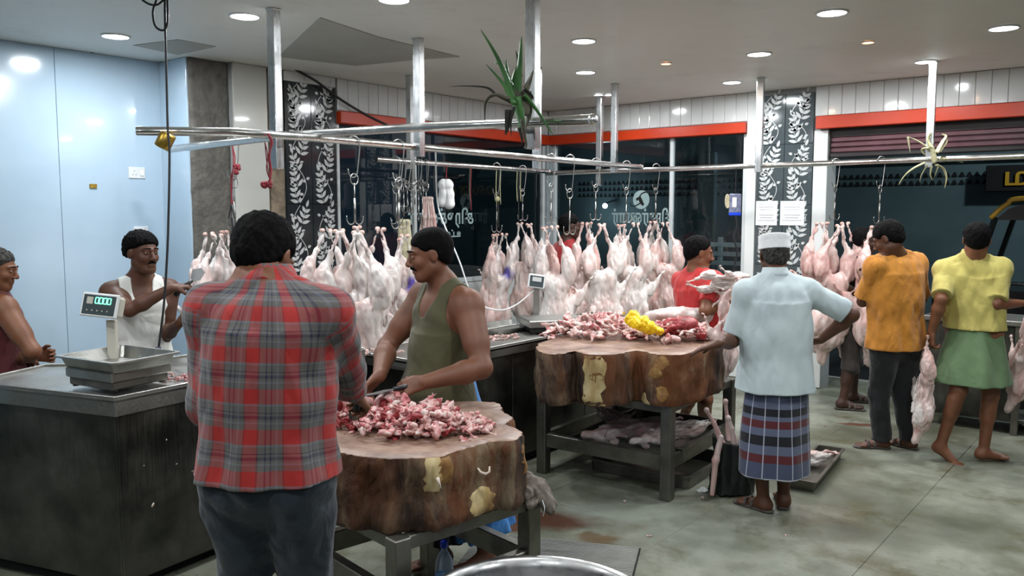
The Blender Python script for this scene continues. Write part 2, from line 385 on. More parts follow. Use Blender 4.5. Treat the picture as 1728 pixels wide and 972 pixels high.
for pts, wd in ((((90, 86), (120, 86), (150, 90), (156, 88)), .02), (((1130, 174), (1150, 168), (1180, 166), (1258, 160)), .025)):
    q = [Z(x, y, CE) for x, y in pts]; m_ = MB().tube([(p[0], p[1], CE) for p in bez(q, 5)], wd*.5, 6, flat=((0, 0, 1), .3)); m_.build('crack', 'ceiling_grime', ceiling)
# left wall, in pieces as in the photograph
wl = struct('wall_left', bx(XB-.12, XB, -3, 3.56, 0, CE), 'grout')
for i in range(8):
    y0 = 3.56-.82*(i+1); bx(XB-.001, XB+.012, y0+.0015, y0+.8185, .01, CE-.002, .002).build('wall_panel', 'blue_white_laminate', wl)
wr = struct('wall_return', bx(XB-.1, XW-.1, 3.5601, 3.62, 0, CE), 'grout'); bx(XB+.013, XW-.1, 3.545, 3.56, .01, CE-.002, .002).build('wall_panel', 'blue_white_laminate', wr)
# raw concrete column
s = SD(); s.nz = [((25, 25, 21), .006, 1.), ((61, 57, 49), .003, 2.)]
class BoxSD(SD):
    def _one(s_, q, p):
        _, c, h = q[0], q[1], q[2]; d = np.abs(p-c)-h; return np.linalg.norm(np.maximum(d, 0), axis=1)+np.minimum(d.max(1), 0)-.01
def boxsd(c, h, nz, name, res, mat):
    b = BoxSD(); c = np.array(c, float); h = np.array(h, float); b.P = [('b', c, h, None, None, .01, 1, None, None, c, np.linalg.norm(h))]; b.nz = nz; return b.mesh(name, res, mat)
struct_col = tag(link('concrete_column', boxsd((XW-.16, 3.735, CE/2), (.075, .165, CE/2-.004), s.nz, 'concrete_column', .018, 'raw_cement')), kind='structure')
w2 = struct('wall_side', bx(XW-.3, XW-.03, 3.903, xl(483), 0, CE), 'grout')
a0 = 3.905; a1 = xl(457); bx(XW-.04, XW-.012, a0, a1, .01, CE-.003, .003).build('marble_panel', 'marble_panel', w2)
struct_s = tag(link('cement_strip', boxsd((XW-.03, (xl(459)+xl(482))/2, CE/2), (.03, (xl(482)-xl(459))/2-.012, CE/2-.01), s.nz, 'cement_strip', .016, 'cement_brown')), kind='structure')
# --- printed vine tiles (leaves are thin inlaid pieces)
def vine(mb, ox, oy, w_, h_, flip, P):
    """leaves and stem in the (u,v) plane of a tile; P maps (u,v,t) -> 3-D"""
    def leaf(u, v, ang, L, W, th=.0012):
        n = 7; ou = []
        for i in range(n): s_ = i/(n-1); ou.append((s_*L, math.sin(math.pi*s_**.8)*W))
        pts = ou+[(a_, -b_) for a_, b_ in ou[-2:0:-1]]; ca, sa = math.cos(ang), math.sin(ang)
        vs = [P(u+a_*ca-b_*sa, v+a_*sa+b_*ca, th) for a_, b_ in pts]; mb.add(vs, [tuple(range(len(vs)))])
    st = [(ox+w_*(.5+.27*math.sin(t_*6.283*1.0+flip)), oy+t_*h_) for t_ in np.linspace(0, 1, 26)]
    for i in range(len(st)-1):
        (u0, v0), (u1, v1) = st[i], st[i+1]; du, dv = u1-u0, v1-v0; l_ = math.hypot(du, dv); nx, ny = -dv/l_*.003, du/l_*.003
        mb.add([P(u0+nx, v0+ny, .001), P(u0-nx, v0-ny, .001), P(u1-nx, v1-ny, .001), P(u1+nx, v1+ny, .001)], [(0, 1, 2, 3)])
    for k, t_ in enumerate((.03, .27, .51, .75)):
        i = int(t_*25); u, v = st[i]; sd = 1 if u < ox+w_/2 else -1; a0 = math.pi/2-sd*.35; R_ = w_*.62; b0 = ox+w_*.5+sd*w_*.06; v0 = v+.01*h_
        for q in range(4):
            f_ = q/3.3; cu, cv = b0+math.cos(a0)*R_*f_, v0+math.sin(a0)*R_*f_
            if q < 3:
                for g in (-1, 1): leaf(cu, cv, a0+g*(1.0-.12*q), w_*(.34-.05*q), w_*.058)
            else: leaf(cu, cv, a0, w_*.26, w_*.055)
        leaf(b0, v0, a0, R_*.95, w_*.008)
        leaf(u, v+.12*h_, math.pi/2+sd*1.2, w_*.15, w_*.05); leaf(st[min(25, i+2)][0], v+.1*h_, -sd*.3+(0 if sd > 0 else math.pi), w_*.13, w_*.05)
def tile_column(parent, P, u0, u1, z0, z1, axis_box, tmat='tile_black'):
    n = 2; w_ = (u1-u0)/n; hh = .6; k = 0; z = z0
    while z < z1-.02:
        h_ = min(hh, z1-z)
        for i in range(n):
            tl = axis_box(u0+i*w_+.002, u0+(i+1)*w_-.002, z+.002, z+h_-.002)
            t_ = tl.build('tile', [tmat], parent); mb = MB()
            vine(mb, u0+i*w_+.006, z+.01, w_-.012, h_-.02, i*.8, P); o = mb.build('vine_print', 'leaf_print_white', t_)
        z += hh; k += 1
d0, d1 = xl(484), xl(570)
wd_ = struct('wall_decor', bx(XW-.25, XW-.02, xl(483)+.001, d1+.02, 0, CE), 'grout')
tile_column(wd_, lambda u, v, t_: (XW+.001+t_, u, v), d0, d1, .01, 2.86, lambda a, b, c_, e: bx(XW-.02, XW, a, b, c_, e, .002))
bx(XW-.02, XW, d0, d1, 2.862, CE-.004, .002).build('tile', 'white_tile', wd_)
OZ0, OZ1 = 2.545, 2.655; SILL = 1.0
def tiles_x(parent, x0, x1, y, z0, z1, step, sign=1):
    n = max(1, round((x1-x0)/step)); st = (x1-x0)/n
    for i in range(n): bx(x0+i*st+.0015, x0+(i+1)*st-.0015, y-.012, y+.004, z0, z1, .004).build('tile', 'white_tile', parent)
def tiles_y(parent, y0, y1, x, z0, z1, step):
    n = max(1, round((y1-y0)/step)); st = (y1-y0)/n
    for i in range(n): bx(x-.004, x+.012, y0+i*st+.0015, y0+(i+1)*st-.0015, z0, z1, .004).build('tile', 'white_tile', parent)
CX0 = d1+.02; CY1 = YBK
w3 = struct('wall_shopfront', bx(XW-.2, XW-.012, CX0+.001, CY1, OZ1, CE), 'grout'); tiles_y(w3, CX0, CY1-.02, XW-.012, OZ1+.01, CE-.003, .125)
w4 = struct('wall_sill', bx(XW-.2, XW-.012, CX0+.001, CY1, 0, SILL-.02), 'grout'); tiles_y(w4, CX0, CY1-.02, XW-.012, .01, SILL-.03, .3)
bx(XW-.08, XW+.05, CX0, CY1-.15, OZ0, OZ1, .005); tag(bx(XW-.1, XW+.05, CX0, CY1-.02, OZ0, OZ1, .006).build('trim_1', 'orange_paint'), kind='structure')
def window(name, P, u0, u1, mull, mat='white_frame'):
    """P(u,d,z) with d = depth outward"""
    fr_ = MB()
    def bb(a, b, c_, e, d0=-.02, d1=.03): 
        p, q = P(a, d0, c_), P(b, d1, e); lo = np.minimum(p, q); hi = np.maximum(p, q); fr_.box((lo+hi)/2, hi-lo, bev=.004)
    bb(u0, u1, SILL-.02, SILL+.03, -.03, .06); 
    for a in mull: bb(a-.02, a+.02, SILL+.03, OZ0-.001)
    f = struct(name, fr_, mat); g_ = MB(); e = [u0]+list(mull)+[u1]
    for a, b in zip(e[:-1], e[1:]): 
        mb = MB(); mb.add([P(a+.005, .012, SILL+.02), P(b-.005, .012, SILL+.02), P(b-.005, .012, OZ0), P(a+.005, .012, OZ0)], [(0, 1, 2, 3)]); mb.build('pane', 'window_glass', f)
    return f
win1 = window('window_1', lambda u, d, z: V3(XW-.05-d, u, z), CX0, CY1-.05, [CX0+.02, xl(740)-.3, CY1-.07])
# corner column
cx1 = yb(931); struct('corner_column', bx(XW-.05, cx1, YBK-.08, YBK+.1, 0, OZ0-.001, .01), 'grey_column')
struct('trim_2', bx(XW-.02, cx1-.04, YBK-.12, YBK-.081, 0, OZ0-.01, .004), 'white_frame')
w5 = struct('wall_back', bx(cx1-.3, yb(1258), YBK+.001, YBK+.2, OZ1, CE), 'grout'); tiles_x(w5, XW, yb(1258), YBK, OZ1+.01, CE-.003, .125)
w6 = struct('wall_back_sill', bx(cx1, yb(1258), YBK+.001, YBK+.2, 0, SILL-.02), 'grout'); tiles_x(w6, cx1, yb(1258), YBK, .01, SILL-.03, .3)
struct('trim_3', bx(cx1, yb(1258)-.002, YBK-.06, YBK+.1, OZ0, OZ1-.002, .006), 'orange_paint')
win2 = window('window_2', lambda u, d, z: V3(u, YBK+.04+d, z), cx1, yb(1258)-.005, [cx1+.02, yb(1130), yb(1257)-.02])
w7 = struct('wall_pier', bx(yb(1258)+.001, yb(1394), YBK+.001, YBK+.25, 0, CE), 'grout')
bx(yb(1258)+.002, yb(1275)-.002, YBK-.015, YBK+.002, .01, CE-.003, .003).build('tile', 'white_tile', w7)
tile_column(w7, lambda u, v, t_: (u, YBK-.021-t_, v), yb(1276), yb(1370), .01, 2.9, lambda a, b, c_, e: bx(a, b, YBK-.02, YBK+.002, c_, e, .002), 'tile_grey')
bx(yb(1371), yb(1394), YBK-.015, YBK+.002, .01, OZ0-.02, .003).build('tile', 'white_tile', w7)
w8 = struct('wall_lintel', bx(yb(1394)+.001, 3.4, YBK+.001, YBK+.25, OZ1, CE), 'grout'); tiles_x(w8, yb(1371), 3.4, YBK, OZ1+.01, CE-.003, .125)
struct('trim_4', bx(yb(1377), 3.4, YBK-.09, YBK-.013, OZ0-.01, OZ1, .006), 'orange_paint')
# rolled shutter housing with its slats
sh = thing('rolling_shutter', 'dark maroon rolled-up steel shutter under the orange beam over the open shopfront', 'shutter', (yb(1396), YBK+.02, 2.3))
bx(0, 3.9, .02, .3, .16, .3).build('housing', 'dark_metal', sh)
for i in range(3):
    bx(0, 3.9, .01-.006*(i == 1), .05, .01+i*.05, .055+i*.05, .008).build('slat', 'maroon_paint', sh)
bx(0, 3.9, -.01, .06, -.04, .006, .01).build('bottom_rail', 'dark_metal', sh)
# ---------------- street outside
street = struct('ground_street', bx(-12, 8, 9.0, 16, -.25, -.06), 'street'); 
fa = tag(bx(-12, 8, 12.6, 12.8, -.1, 5).build('wall_street', 'night_wall'), kind='structure')
bx(-9.2, 3, 12.55, 12.6, 2.42, 2.5).build('ledge', 'night_wall', fa)
blk_ = None
for r_ in range(3):
    for i in range(150):
        x = -8.6+i*.09
        if x > 2.6: break
        if -1.15 < x < -.75: continue
        if blk_ is None:
            blk_ = MB().add([(0, 0, 0), (.068, 0, 0), (.034, 0, .065), (0, -.012, 0), (.068, -.012, 0), (.034, -.012, .065)], [(3, 4, 5), (0, 3, 5, 2), (4, 1, 2, 5), (0, 1, 4, 3)]).build('vent_hole', 'night_dark', None); blk_.parent = fa; o = blk_; vh = [o]
        else:
            if len(vh) >= 290: break
            o = blk_.copy(); C0.objects.link(o); vh.append(o)
        o.location = (x, 12.598, 2.22-r_*.105)
def wallbox(n, x0, x1, y0, y1, z0, z1, m, par): bx(x0, x1, y0, y1, z0, z1, .01).build(n, m, par)
wallbox('pilaster', -1.12, -.78, 12.5, 12.6, -.05, 2.7, 'night_wall', fa)
wallbox('pilaster', -6.2, -5.9, 12.5, 12.6, -.05, 2.7, 'night_wall', fa)
# ================================================================ lamps
def downlight(p, r, watts, label, warm=False, group='white ceiling downlights', frame=True):
    t = thing('ceiling_downlight', label, 'light', (p[0], p[1], CE), group=group)
    MB().lathe([(r*1.02, -.001), (r*1.14, -.001), (r*1.14, -.006), (r*1.03, -.012), (r, -.012), (r, -.004)], 28).build('trim_ring', 'white_plastic', t, True)
    MB().lathe([(.0005, -.009), (r*1.0, -.008)], 28).build('diffuser', 'lamp_warm' if warm else 'lamp_white', t)
    l = bpy.data.lights.new('lamp', 'AREA'); l.shape = 'DISK'; l.size = 2*r; l.energy = watts; l.color = (1, .62, .32) if warm else (.93, .97, 1)
    o = bpy.data.objects.new('lamp', l); C0.objects.link(o); o.parent = t; o.location = (0, 0, -.016)
    return t
for px, py, r, lab in ((195, 60, .085, 'round white downlight nearest the blue-white wall'), (413, 26, .085, 'round white downlight beside the leftmost steel ceiling post'),
    (985, 68, .08, 'front one of the two round downlights right of the hanging aloe'), (988, 121, .08, 'rear one of the two round downlights right of the hanging aloe'),
    (1404, 20, .085, 'large round white downlight near the upper edge, right of centre'), (1281, 90, .085, 'round white downlight in front of the patterned tile pier'),
    (1235, 138, .08, 'round white downlight close to the tiles above the orange beam'), (1694, 46, .085, 'round white downlight at the far right of the ceiling'),
    (1562, 103, .075, 'round white downlight beside the steel post with the dried plant'), (665, -2, .085, 'round white downlight cut by the upper edge of the picture')):
    downlight(Z(px, py, CE), r, LAMP_W, lab)
for px, py, lab in ((1010, 159, 'left one of the pair of small downlights by the far corner'), (1028, 159, 'right one of the pair of small downlights by the far corner')):
    downlight(Z(px, py, CE), .045, LAMP_W*.35, lab)
for px, py, lab in ((1124, 106, 'small warm spotlight left of the round downlights on the ceiling'), (1465, 70, 'small warm spotlight at the right of the ceiling')):
    downlight(Z(px, py, CE), .04, 3, lab, True, 'warm ceiling spotlights')
for x, y in ((-1.3, 2.3), (-3.0, .9), (-.3, 4.1), (-1.0, .2), (-4.6, .6), (.9, 2.4), (1.2, 6.1), (-2.6, -1.2), (1, -.6)):
    downlight((x, y), .085, LAMP_W, 'round white downlight of the ceiling grid over the near floor')
# ================================================================ pipes and posts
def post(px, py, x, y, z1, w_, label, lab2=None):
    t = thing('ceiling_post', label, 'post', (x, y, 0)); MB().box((0, 0, (CE+z1)/2), (w_, w_, CE-z1-.002), rz=.12, bev=.004).build('square_tube', 'post_steel', t)
    MB().box((0, 0, CE-.006), (w_*1.12, w_*1.12, .01), rz=.12, bev=.002).build('ceiling_plate', 'post_steel', t)
    if lab2:
        for sx in (-1, 1):
            for sz in (0, .05): MB().lathe([(0, 0), (.005, .001), (.005, .004), (0, .006)], 8).build('bolt', 'hook_steel', t, loc=(sx*w_*.3, -w_*.5-.004, z1+.03+sz), rot=(math.pi/2, 0, .12))
    return t
p890 = V3(*Z(892, 212, 2.2)[:2], 0)
post(450, 12, -4.30, 3.06, 2.0, .06, 'steel ceiling post at the open pipe end, beside the raw column')
post(707, 65, -4.24, 4.21, 2.13, .06, 'steel ceiling post behind the olive-vested man, holding the long pipe', True)
post(691, 127, -5.42, 5.27, 2.12, .055, 'thin far steel ceiling post carrying the hindmost pipe')
post(890, 0, p890[0]-.02, p890[1]+.06, 2.08, .062, 'nearest steel ceiling post, with the aloe tied to it')
post(908, 113, -4.29, 5.65, 2.1, .06, 'steel ceiling post just behind the aloe on the long pipe')
post(1020, 165, -4.86, 7.50, 2.02, .06, 'left one of the two slim posts before the back shop window')
post(1043, 140, -4.26, 6.83, 2.11, .055, 'right one of the two slim posts before the back shop window')
post(1272, 128, -3.05, 7.37, 2.1, .06, 'steel ceiling post left of the patterned tile pier')
post(1577, 105, -1.64, 7.44, 2.1, .06, 'steel ceiling post with the dried plant before the open shutter')
def pipe(pts, r, label, capend=True):
    t = thing('hanging_rail', label, 'pipe', pts[0]); P_ = [np.array(p)-np.array(pts[0]) for p in pts]
    MB().tube(P_, r, 20, cap=False).build('pipe_tube', 'pipe_steel', t, True)
    a, d = P_[-1], nrm(P_[-1]-P_[-2])
    if capend: MB().tube([a-d*.012, a+d*.006, a+d*.018, a+d*.022], [r*1.08, r*1.08, r*.9, r*.4], 20).build('end_cap', 'pipe_steel', t, True)
    d0_ = nrm(P_[1]-P_[0]); MB().tube([P_[0]+d0_*.002, P_[0]+d0_*.02], [r*.9, r*.9], 20).build('pipe_bore', 'black_plastic', t)
    return t
PZ = 2.2; pr = .026
pipe([Z(231, 221, PZ), (-4.30, 2.76, PZ), (-4.27, 3.3, PZ+.005), (-4.24, 7.30, PZ-.015)], pr, 'long round steel pipe with an open black end, running back past all posts')
a_ = YP(285, 252, 3.22); b_ = YP(1000, 202, 3.53)
pipe([a_, (-4.5, 3.33, 2.235), (-3.4, 3.43, 2.225), b_], pr, 'round steel pipe crossing in front, capped right end, with the aloe on it')
pipe([(-5.42, 4.86, PZ-.01), (-5.42, 7.35, PZ-.02)], .024, 'hindmost steel pipe by the shop window, hung with strings and spare hooks')
pipe([(-5.5, 7.42, 2.165), (2.4, 7.42, 2.165)], .024, 'long steel pipe running across before the back shopfront and the opening')
def pipe_pt(which, px):
    if which == 1: p = XP(px, 250, -4.255); return V3(-4.255, p[1], PZ-.005)
    if which == 3: p = XP(px, 275, -5.42); return V3(-5.42, p[1], PZ-.015)
    if which == 4: p = YP(px, 280, 7.42); return V3(p[0], 7.42, 2.165)
    p = YP(px, 225, 3.4); return V3(p[0], 3.4, 2.228)
# ---- hooks
def hook_meshes():
    M_ = {}
    pts = [(0, 0, .03), (.012, 0, .034), (.03, 0, .02), (.034, 0, 0), (.03, 0, -.03), (.005, 0, -.11), (-.004, 0, -.13), (-.026, 0, -.13), (-.032, 0, -.10)]
    M_['s'] = MB().tube(bez([(-.034, 0, -.008), (-.03, 0, .02), (0, 0, .034), (.03, 0, .018), (.034, 0, -.02), (.022, 0, -.13), (.012, 0, -.175), (-.012, 0, -.185), (-.03, 0, -.165), (-.034, 0, -.14)], 5), .0035, 6)
    M_['ring'] = MB().tube([(.026*math.sin(a), .0, -.026*math.cos(a)*1.15) for a in np.linspace(0, 6.283, 17)], .0035, 6)
    M_['shank'] = MB().tube([(0, 0, 0), (0, 0, -.12)], .0035, 6).tube([(0, 0, -.08), (0, 0, -.20)], .006, 8)
    M_['prong'] = MB().tube(bez([(0, 0, 0), (.008, 0, -.02), (.03, 0, -.025), (.045, 0, -.005), (.046, 0, .02)], 5), .0035, 6)
    return {k: mkmesh(k, v.v, v.f, ['hook_steel'], True) for k, v in M_.items()}
HM = hook_meshes()
def meat_hook(p, label, rz=0, group='meat hooks on the pipes', ln=1.0, prong=True):
    t = thing('meat_hook', label, 'hook', p, (0, 0, rz), group)
    link('s_hook', HM['s'], t, (0, 0, 0)); link('ring', HM['ring'], t, (0, 0, -.205), (0, 0, .5)); s_ = link('shank', HM['shank'], t, (0, 0, -.215)); s_.scale = (1, 1, ln)
    z = -.215-.2*ln
    if prong:
        for k in range(2): link('prong', HM['prong'], t, (0, 0, z), (0, 0, k*math.pi))
    return p-V3(0, 0, -z)
# ================================================================ counters
def counter(name, label, poly, top, thick, inset, seams, tray=None):
    cx = sum(p[0] for p in poly)/len(poly); cy = sum(p[1] for p in poly)/len(poly)
    t = thing(name, label, 'counter', (cx, cy, 0)); q = [(p[0]-cx, p[1]-cy) for p in poly]
    MB().prism(q, top-.012, top).build('worktop', 'counter_steel', t)
    n = len(q); ctr = V3(0, 0)
    ar = sum(q[i][0]*q[(i+1) % n][1]-q[(i+1) % n][0]*q[i][1] for i in range(n)); sg = 1 if ar > 0 else -1
    body = []
    for i in range(n):
        a, b = V3(*q[i], 0), V3(*q[(i+1) % n], 0); d = nrm(b-a); nn = V3(d[1], -d[0], 0)*sg; L = np.linalg.norm(b-a); rz = math.atan2(d[1], d[0]); c = (a+b)/2
        MB().box((c[0]-nn[0]*.006, c[1]-nn[1]*.006, top-thick/2-.0125+.012), (L, .012, thick), rz, bev=.003).build('edge_apron', 'counter_steel', t)
        MB().box((c[0]-nn[0]*.014, c[1]-nn[1]*.014, top+.006), (L-.02, .012, .016), rz, bev=.003).build('raised_lip', 'counter_steel', t)
        ns = seams[i] if i < len(seams) else 1
        for k in range(ns):
            w_ = (L-2*inset)/ns; u = -L/2+inset+(k+.5)*w_; pc = c+d*u-nn*(inset+.01)
            MB().box((pc[0], pc[1], (top-thick+.06)/2), (w_-.004, .02, top-thick-.06), rz, bev=.004).build('side_panel', 'counter_side', t)
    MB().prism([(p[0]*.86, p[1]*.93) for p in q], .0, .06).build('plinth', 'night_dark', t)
    return t, (cx, cy)
CT = .85; CL = .915
P0 = Z(193, 676, CL); P1 = Z(-60, 648, CL)
c1, o1 = counter('steel_counter', 'dark stainless steel counter at the left with the weighing scale on it', [(P0[0], P0[1]), (-3.80, 3.30), (-4.40, 3.30), (-4.42, 2.15), (P1[0]-.2, P1[1]+.45), (P1[0], P1[1])], CL, .075, .015, [2, 1, 1, 1, 1, 1])
def bits(parent, spots, mat, r_, name='fat_scrap'):
    for p in spots:
        mb = MB(); n = 6; mb.lathe([(0.0005, -r_*.5), (r_, -r_*.2), (r_*.9, r_*.3), (.0005, r_*.6)], n); o = mb.build(name, mat, parent, True); o.location = p; o.rotation_euler = (random.random()*3, random.random(), random.random()*3); o.scale = (1, 1.3, .6)
pm('fat', [(.3, 'd8c4b4'), (.7, 'e8dccc')], 20, .4)
# main counter along the long pipe
c2, o2 = counter('steel_counter', 'long stainless steel counter under the hanging carcasses, behind the chopping blocks', [(-3.46, 3.42), (-3.46, 6.1), (-4.06, 6.1), (-4.06, 3.42)], CT, .06, .02, [3, 1, 3, 1])
# far right bench
q = [Z(1556, 690, 0), Z(1712, 690, 0)]
bt = thing('steel_bench', 'grey steel bench with a pale plastic board at the right, behind the man in yellow', 'bench', (-1.0, 7.5, 0))
mb = MB(); bx(-.62, .75, -.12, .42, .86, .90, .004).build('bench_top', 'counter_steel', bt)
for x in (-.58, .06, .70):
    for y in (-.08, .38): MB().box((x, y, .43), (.05, .05, .86), bev=.004).build('leg', 'table_steel', bt)
bx(-.56, .03, -.095, -.08, .12, .85, .003).build('front_panel', 'counter_side', bt)
bx(.14, .36, -.12, -.095, .12, .84, .01).build('plastic_board', 'white_plastic', bt); bx(.365, .39, -.12, -.09, .12, .84, .004).build('board_edge', 'brass', bt)
bx(-.56, .68, -.09, .38, .10, .13, .003).build('shelf', 'counter_side', bt)
# ================================================================ tables for the chopping blocks
def block_table(corner, ux, uy, Lx, Ly, H, label, low=.2, t_=.07):
    """corner = near leg centre, ux/uy unit directions"""
    t = thing('block_table', label, 'table', (corner[0], corner[1], 0)); rz = math.atan2(ux[1], ux[0])
    def pt(a, b, z): return V3(ux[0]*a+uy[0]*b, ux[1]*a+uy[1]*b, z)
    for a in (0, Lx):
        for b in (0, Ly): c = pt(a, b, H/2); MB().box(c, (t_, t_, H), rz, bev=.004).build('leg', 'table_steel', t)
    for z, h_ in ((H-.025, .05), (low, .09)):
        for b in (0, Ly): MB().bar(pt(t_/2, b, z), pt(Lx-t_/2, b, z), .045, h_).build('rail', 'table_steel', t)
        for a in (0, Lx): MB().bar(pt(a, t_/2, z), pt(a, Ly-t_/2, z), .045, h_).build('rail', 'table_steel', t)
    for a in (Lx*.5,): MB().bar(pt(a, t_/2, H-.03), pt(a, Ly-t_/2, H-.03), .05, .04).build('cross_bar', 'table_steel', t)
    return t, pt
f1 = V3(*Z(672, 906, .58)[:2], 0); r1_ = V3(*Z(893, 838, .58)[:2], 0)
u1 = nrm(r1_-f1); v1 = V3(-u1[1], u1[0], 0); L1 = np.linalg.norm(r1_-f1)
T1, pt1 = block_table(f1, u1, v1, L1, .70, .58, 'low steel frame table carrying the front chopping block', .32)
f2 = V3(*Z(1125, 843, 0)[:2], 0); l2 = V3(*Z(917, 797, 0)[:2], 0); r2 = V3(-2.55, 5.45, 0)
u2 = nrm(f2-l2); u2x = -u2; L2 = np.linalg.norm(f2-l2); v2 = V3(u2x[1], -u2x[0], 0)
if v2.dot(r2-f2) < 0: v2 = -v2
T2, pt2 = block_table(f2, u2x, v2, L2, .98, .585, 'steel frame table carrying the rear chopping block, open below', .23)
# ---- trunk-slab chopping blocks
def wood_mats():
    t = NT('bark'); c = t.coords('Object', (1, 1, .28)); n1 = t.noise(c, 9, 8, .65, .6); n2 = t.noise(c, 2.6, 4)
    a = t.ramp(n1, [(.28, '140d09'), (.43, '33221a'), (.56, '5a4330'), (.72, '85705a')]); a = t.mix(t.ramp(n2, [(.48, 0.), (.6, .7)]), a, '7a441c'); a = t.mix(t.ramp(t.noise(c, 4.1, 5, .6, 1.), [(.6, 0.), (.68, .6)]), a, '8a7a60')
    t.l(a, t.b.inputs['Base Color']); t.set(Roughness=.75); t.l(t.bump(n1, 1, .03), t.b.inputs['Normal'])
    t = NT('bare_wood'); c = t.coords('Object', (1, 1, .4)); n1 = t.noise(c, 12, 6)
    t.l(t.ramp(n1, [(.3, '7a5a34'), (.46, 'b59a66'), (.6, 'cdbb8c'), (.75, '92733f')]), t.b.inputs['Base Color']); t.set(Roughness=.6); t.l(t.bump(n1, .4, .01), t.b.inputs['Normal'])
    pm('bare_brown', [(.3, '5d3a1e'), (.5, '8a6233'), (.7, 'a8854f')], 14, .7, bump=.4)
    t = NT('block_top'); c = t.coords('Object'); w_ = t.n('ShaderNodeTexWave', wave_type='RINGS', rings_direction='Z'); w_.inputs['Scale'].default_value = 9; w_.inputs['Distortion'].default_value = 4; w_.inputs['Detail'].default_value = 4; t.l(c, w_.inputs[0])
    n1 = t.noise(c, 7, 7, .65); a = t.ramp(n1, [(.3, '5f4236'), (.5, '8f7160'), (.65, 'a98d79'), (.8, '7b4a3c')]); a = t.mix(.15, a, w_.outputs['Color'], 'MULTIPLY')
    t.l(a, t.b.inputs['Base Color']); t.set(Roughness=.42); t.l(t.bump(t.noise(c, 40, 5), .4, .004), t.b.inputs['Normal'])
wood_mats()
def trunk(name, label, ctr, lobes, z0, z1, patches, seedv, n=220, top_rim=True):
    """lobes: closed outline points (x,y) relative to ctr"""
    t = thing(name, label, 'chopping block', (ctr[0], ctr[1], z0)); H = z1-z0
    L = np.array([p[:2] for p in bez([*lobes, lobes[0]], 12)]); cu = np.r_[0, np.cumsum(np.linalg.norm(np.diff(L, axis=0), axis=1))]; tt_ = np.linspace(0, cu[-1], n, endpoint=False); L = np.stack([np.interp(tt_, cu, L[:, 0]), np.interp(tt_, cu, L[:, 1])], 1); m = 14; r_ = np.random.RandomState(seedv)
    L = np.array(L); nxt = np.roll(L, -1, 0); prv = np.roll(L, 1, 0); tg = nxt-prv; tg /= np.linalg.norm(tg, axis=1)[:, None]+1e-9; nr = np.stack([tg[:, 1], -tg[:, 0]], 1)
    ar = (L[:, 0]*nxt[:, 1]-nxt[:, 0]*L[:, 1]).sum()
    if ar < 0: nr = -nr
    g1 = np.convolve(np.tile(r_.randn(n), 3), np.ones(5)/5, 'same')[n:2*n]; g2 = np.convolve(np.tile(r_.randn(n), 3), np.ones(13)/13, 'same')[n:2*n]
    vs = []
    for k in range(m+1):
        f = k/m; jj = r_.randn(n)*.0025
        off = g1*.010*(1-.5*f)+g2*.03*(.6+.7*(1-f))+jj+.006*np.sin(f*9+g2*9)-(.012 if k in (0,) else 0)-(.006 if k == m else 0)
        for i in range(n): vs.append((L[i, 0]+nr[i, 0]*off[i], L[i, 1]+nr[i, 1]*off[i], f*H))
    fs = [(k*n+i, k*n+(i+1) % n, (k+1)*n+(i+1) % n, (k+1)*n+i) for k in range(m) for i in range(n)]
    mb = MB(); mb.add(vs, fs); mb.build('bark_side', 'bark', t, True)
    top = vs[m*n:]; cx = np.mean([p[0] for p in top]); cy = np.mean([p[1] for p in top]); tv = []
    for f, dz in ((1, 0), (.985, .004), (.8, .0), (.5, -.004), (.25, -.006)): tv += [(cx+(p[0]-cx)*f, cy+(p[1]-cy)*f, H+dz) for p in top]
    tv.append((cx, cy, H-.006)); tf = [(k*n+i, k*n+(i+1) % n, (k+1)*n+(i+1) % n, (k+1)*n+i) for k in range(4) for i in range(n)]+[(4*n+i, 4*n+(i+1) % n, 5*n) for i in range(n)]
    MB().add(tv, tf).build('cut_top', 'block_top', t, True)
    MB().add([(cx, cy, .002)]+vs[:n], [(0, i+1, (i+1) % n+1) for i in range(n)]).build('underside', 'bark', t)
    # bare patches where the bark has come off: thin shells lying on the side
    for (wx, wy, hw, za, zb, shape) in patches:
        i0 = int(np.argmin(((L+np.array(ctr[:2])-np.array((wx, wy)))**2).sum(1))); w_ = hw; nu, nv = 13, 9; pv = []; rw_ = 1+.28*r_.uniform(-1, 1, 2*nv)
        cum = 0
        span = max(2, int(w_/(np.linalg.norm(nxt-L, axis=1).mean())))
        for b in range(nv):
            f = za+(zb-za)*b/(nv-1)
            for a in range(nu):
                u = (a/(nu-1)*2-1); wid = {'rect': 1+.12*math.sin(b*2.1), 'oval': math.sqrt(max(.02, 1-(2*b/(nv-1)-1)**2)), 'tri': .25+.75*(1-b/(nv-1))}[shape]
                ii = i0+u*span*wid*(rw_[b] if u > 0 else rw_[b+nv]); i_ = int(math.floor(ii)) % n; fr_ = ii-math.floor(ii); kf = f*m; k = min(int(kf), m-1); kk = kf-k
                q00, q10, q01, q11 = [np.array(vs[kx*n+ix]) for kx, ix in ((k, i_), (k, (i_+1) % n), (k+1, i_), (k+1, (i_+1) % n))]
                p = (q00*(1-fr_)+q10*fr_)*(1-kk)+(q01*(1-fr_)+q11*fr_)*kk; nn = nr[i_]; edge = (abs(u) > .99 or b in (0, nv-1))
                pv.append(p+np.array([nn[0], nn[1], 0])*(.001 if edge else .0055))
        MB().add(pv, [(b*nu+a, b*nu+a+1, (b+1)*nu+a+1, (b+1)*nu+a) for b in range(nv-1) for a in range(nu-1)]).build('bare_patch', 'bare_wood' if hw > .03 and shape != 'oval' or hw > .06 else 'bare_brown', t, True)
    return t
B1Z0, B1Z1 = .583, .86
def plan(z, pts): return [Z(x, y, z)[:2] for x, y in pts]
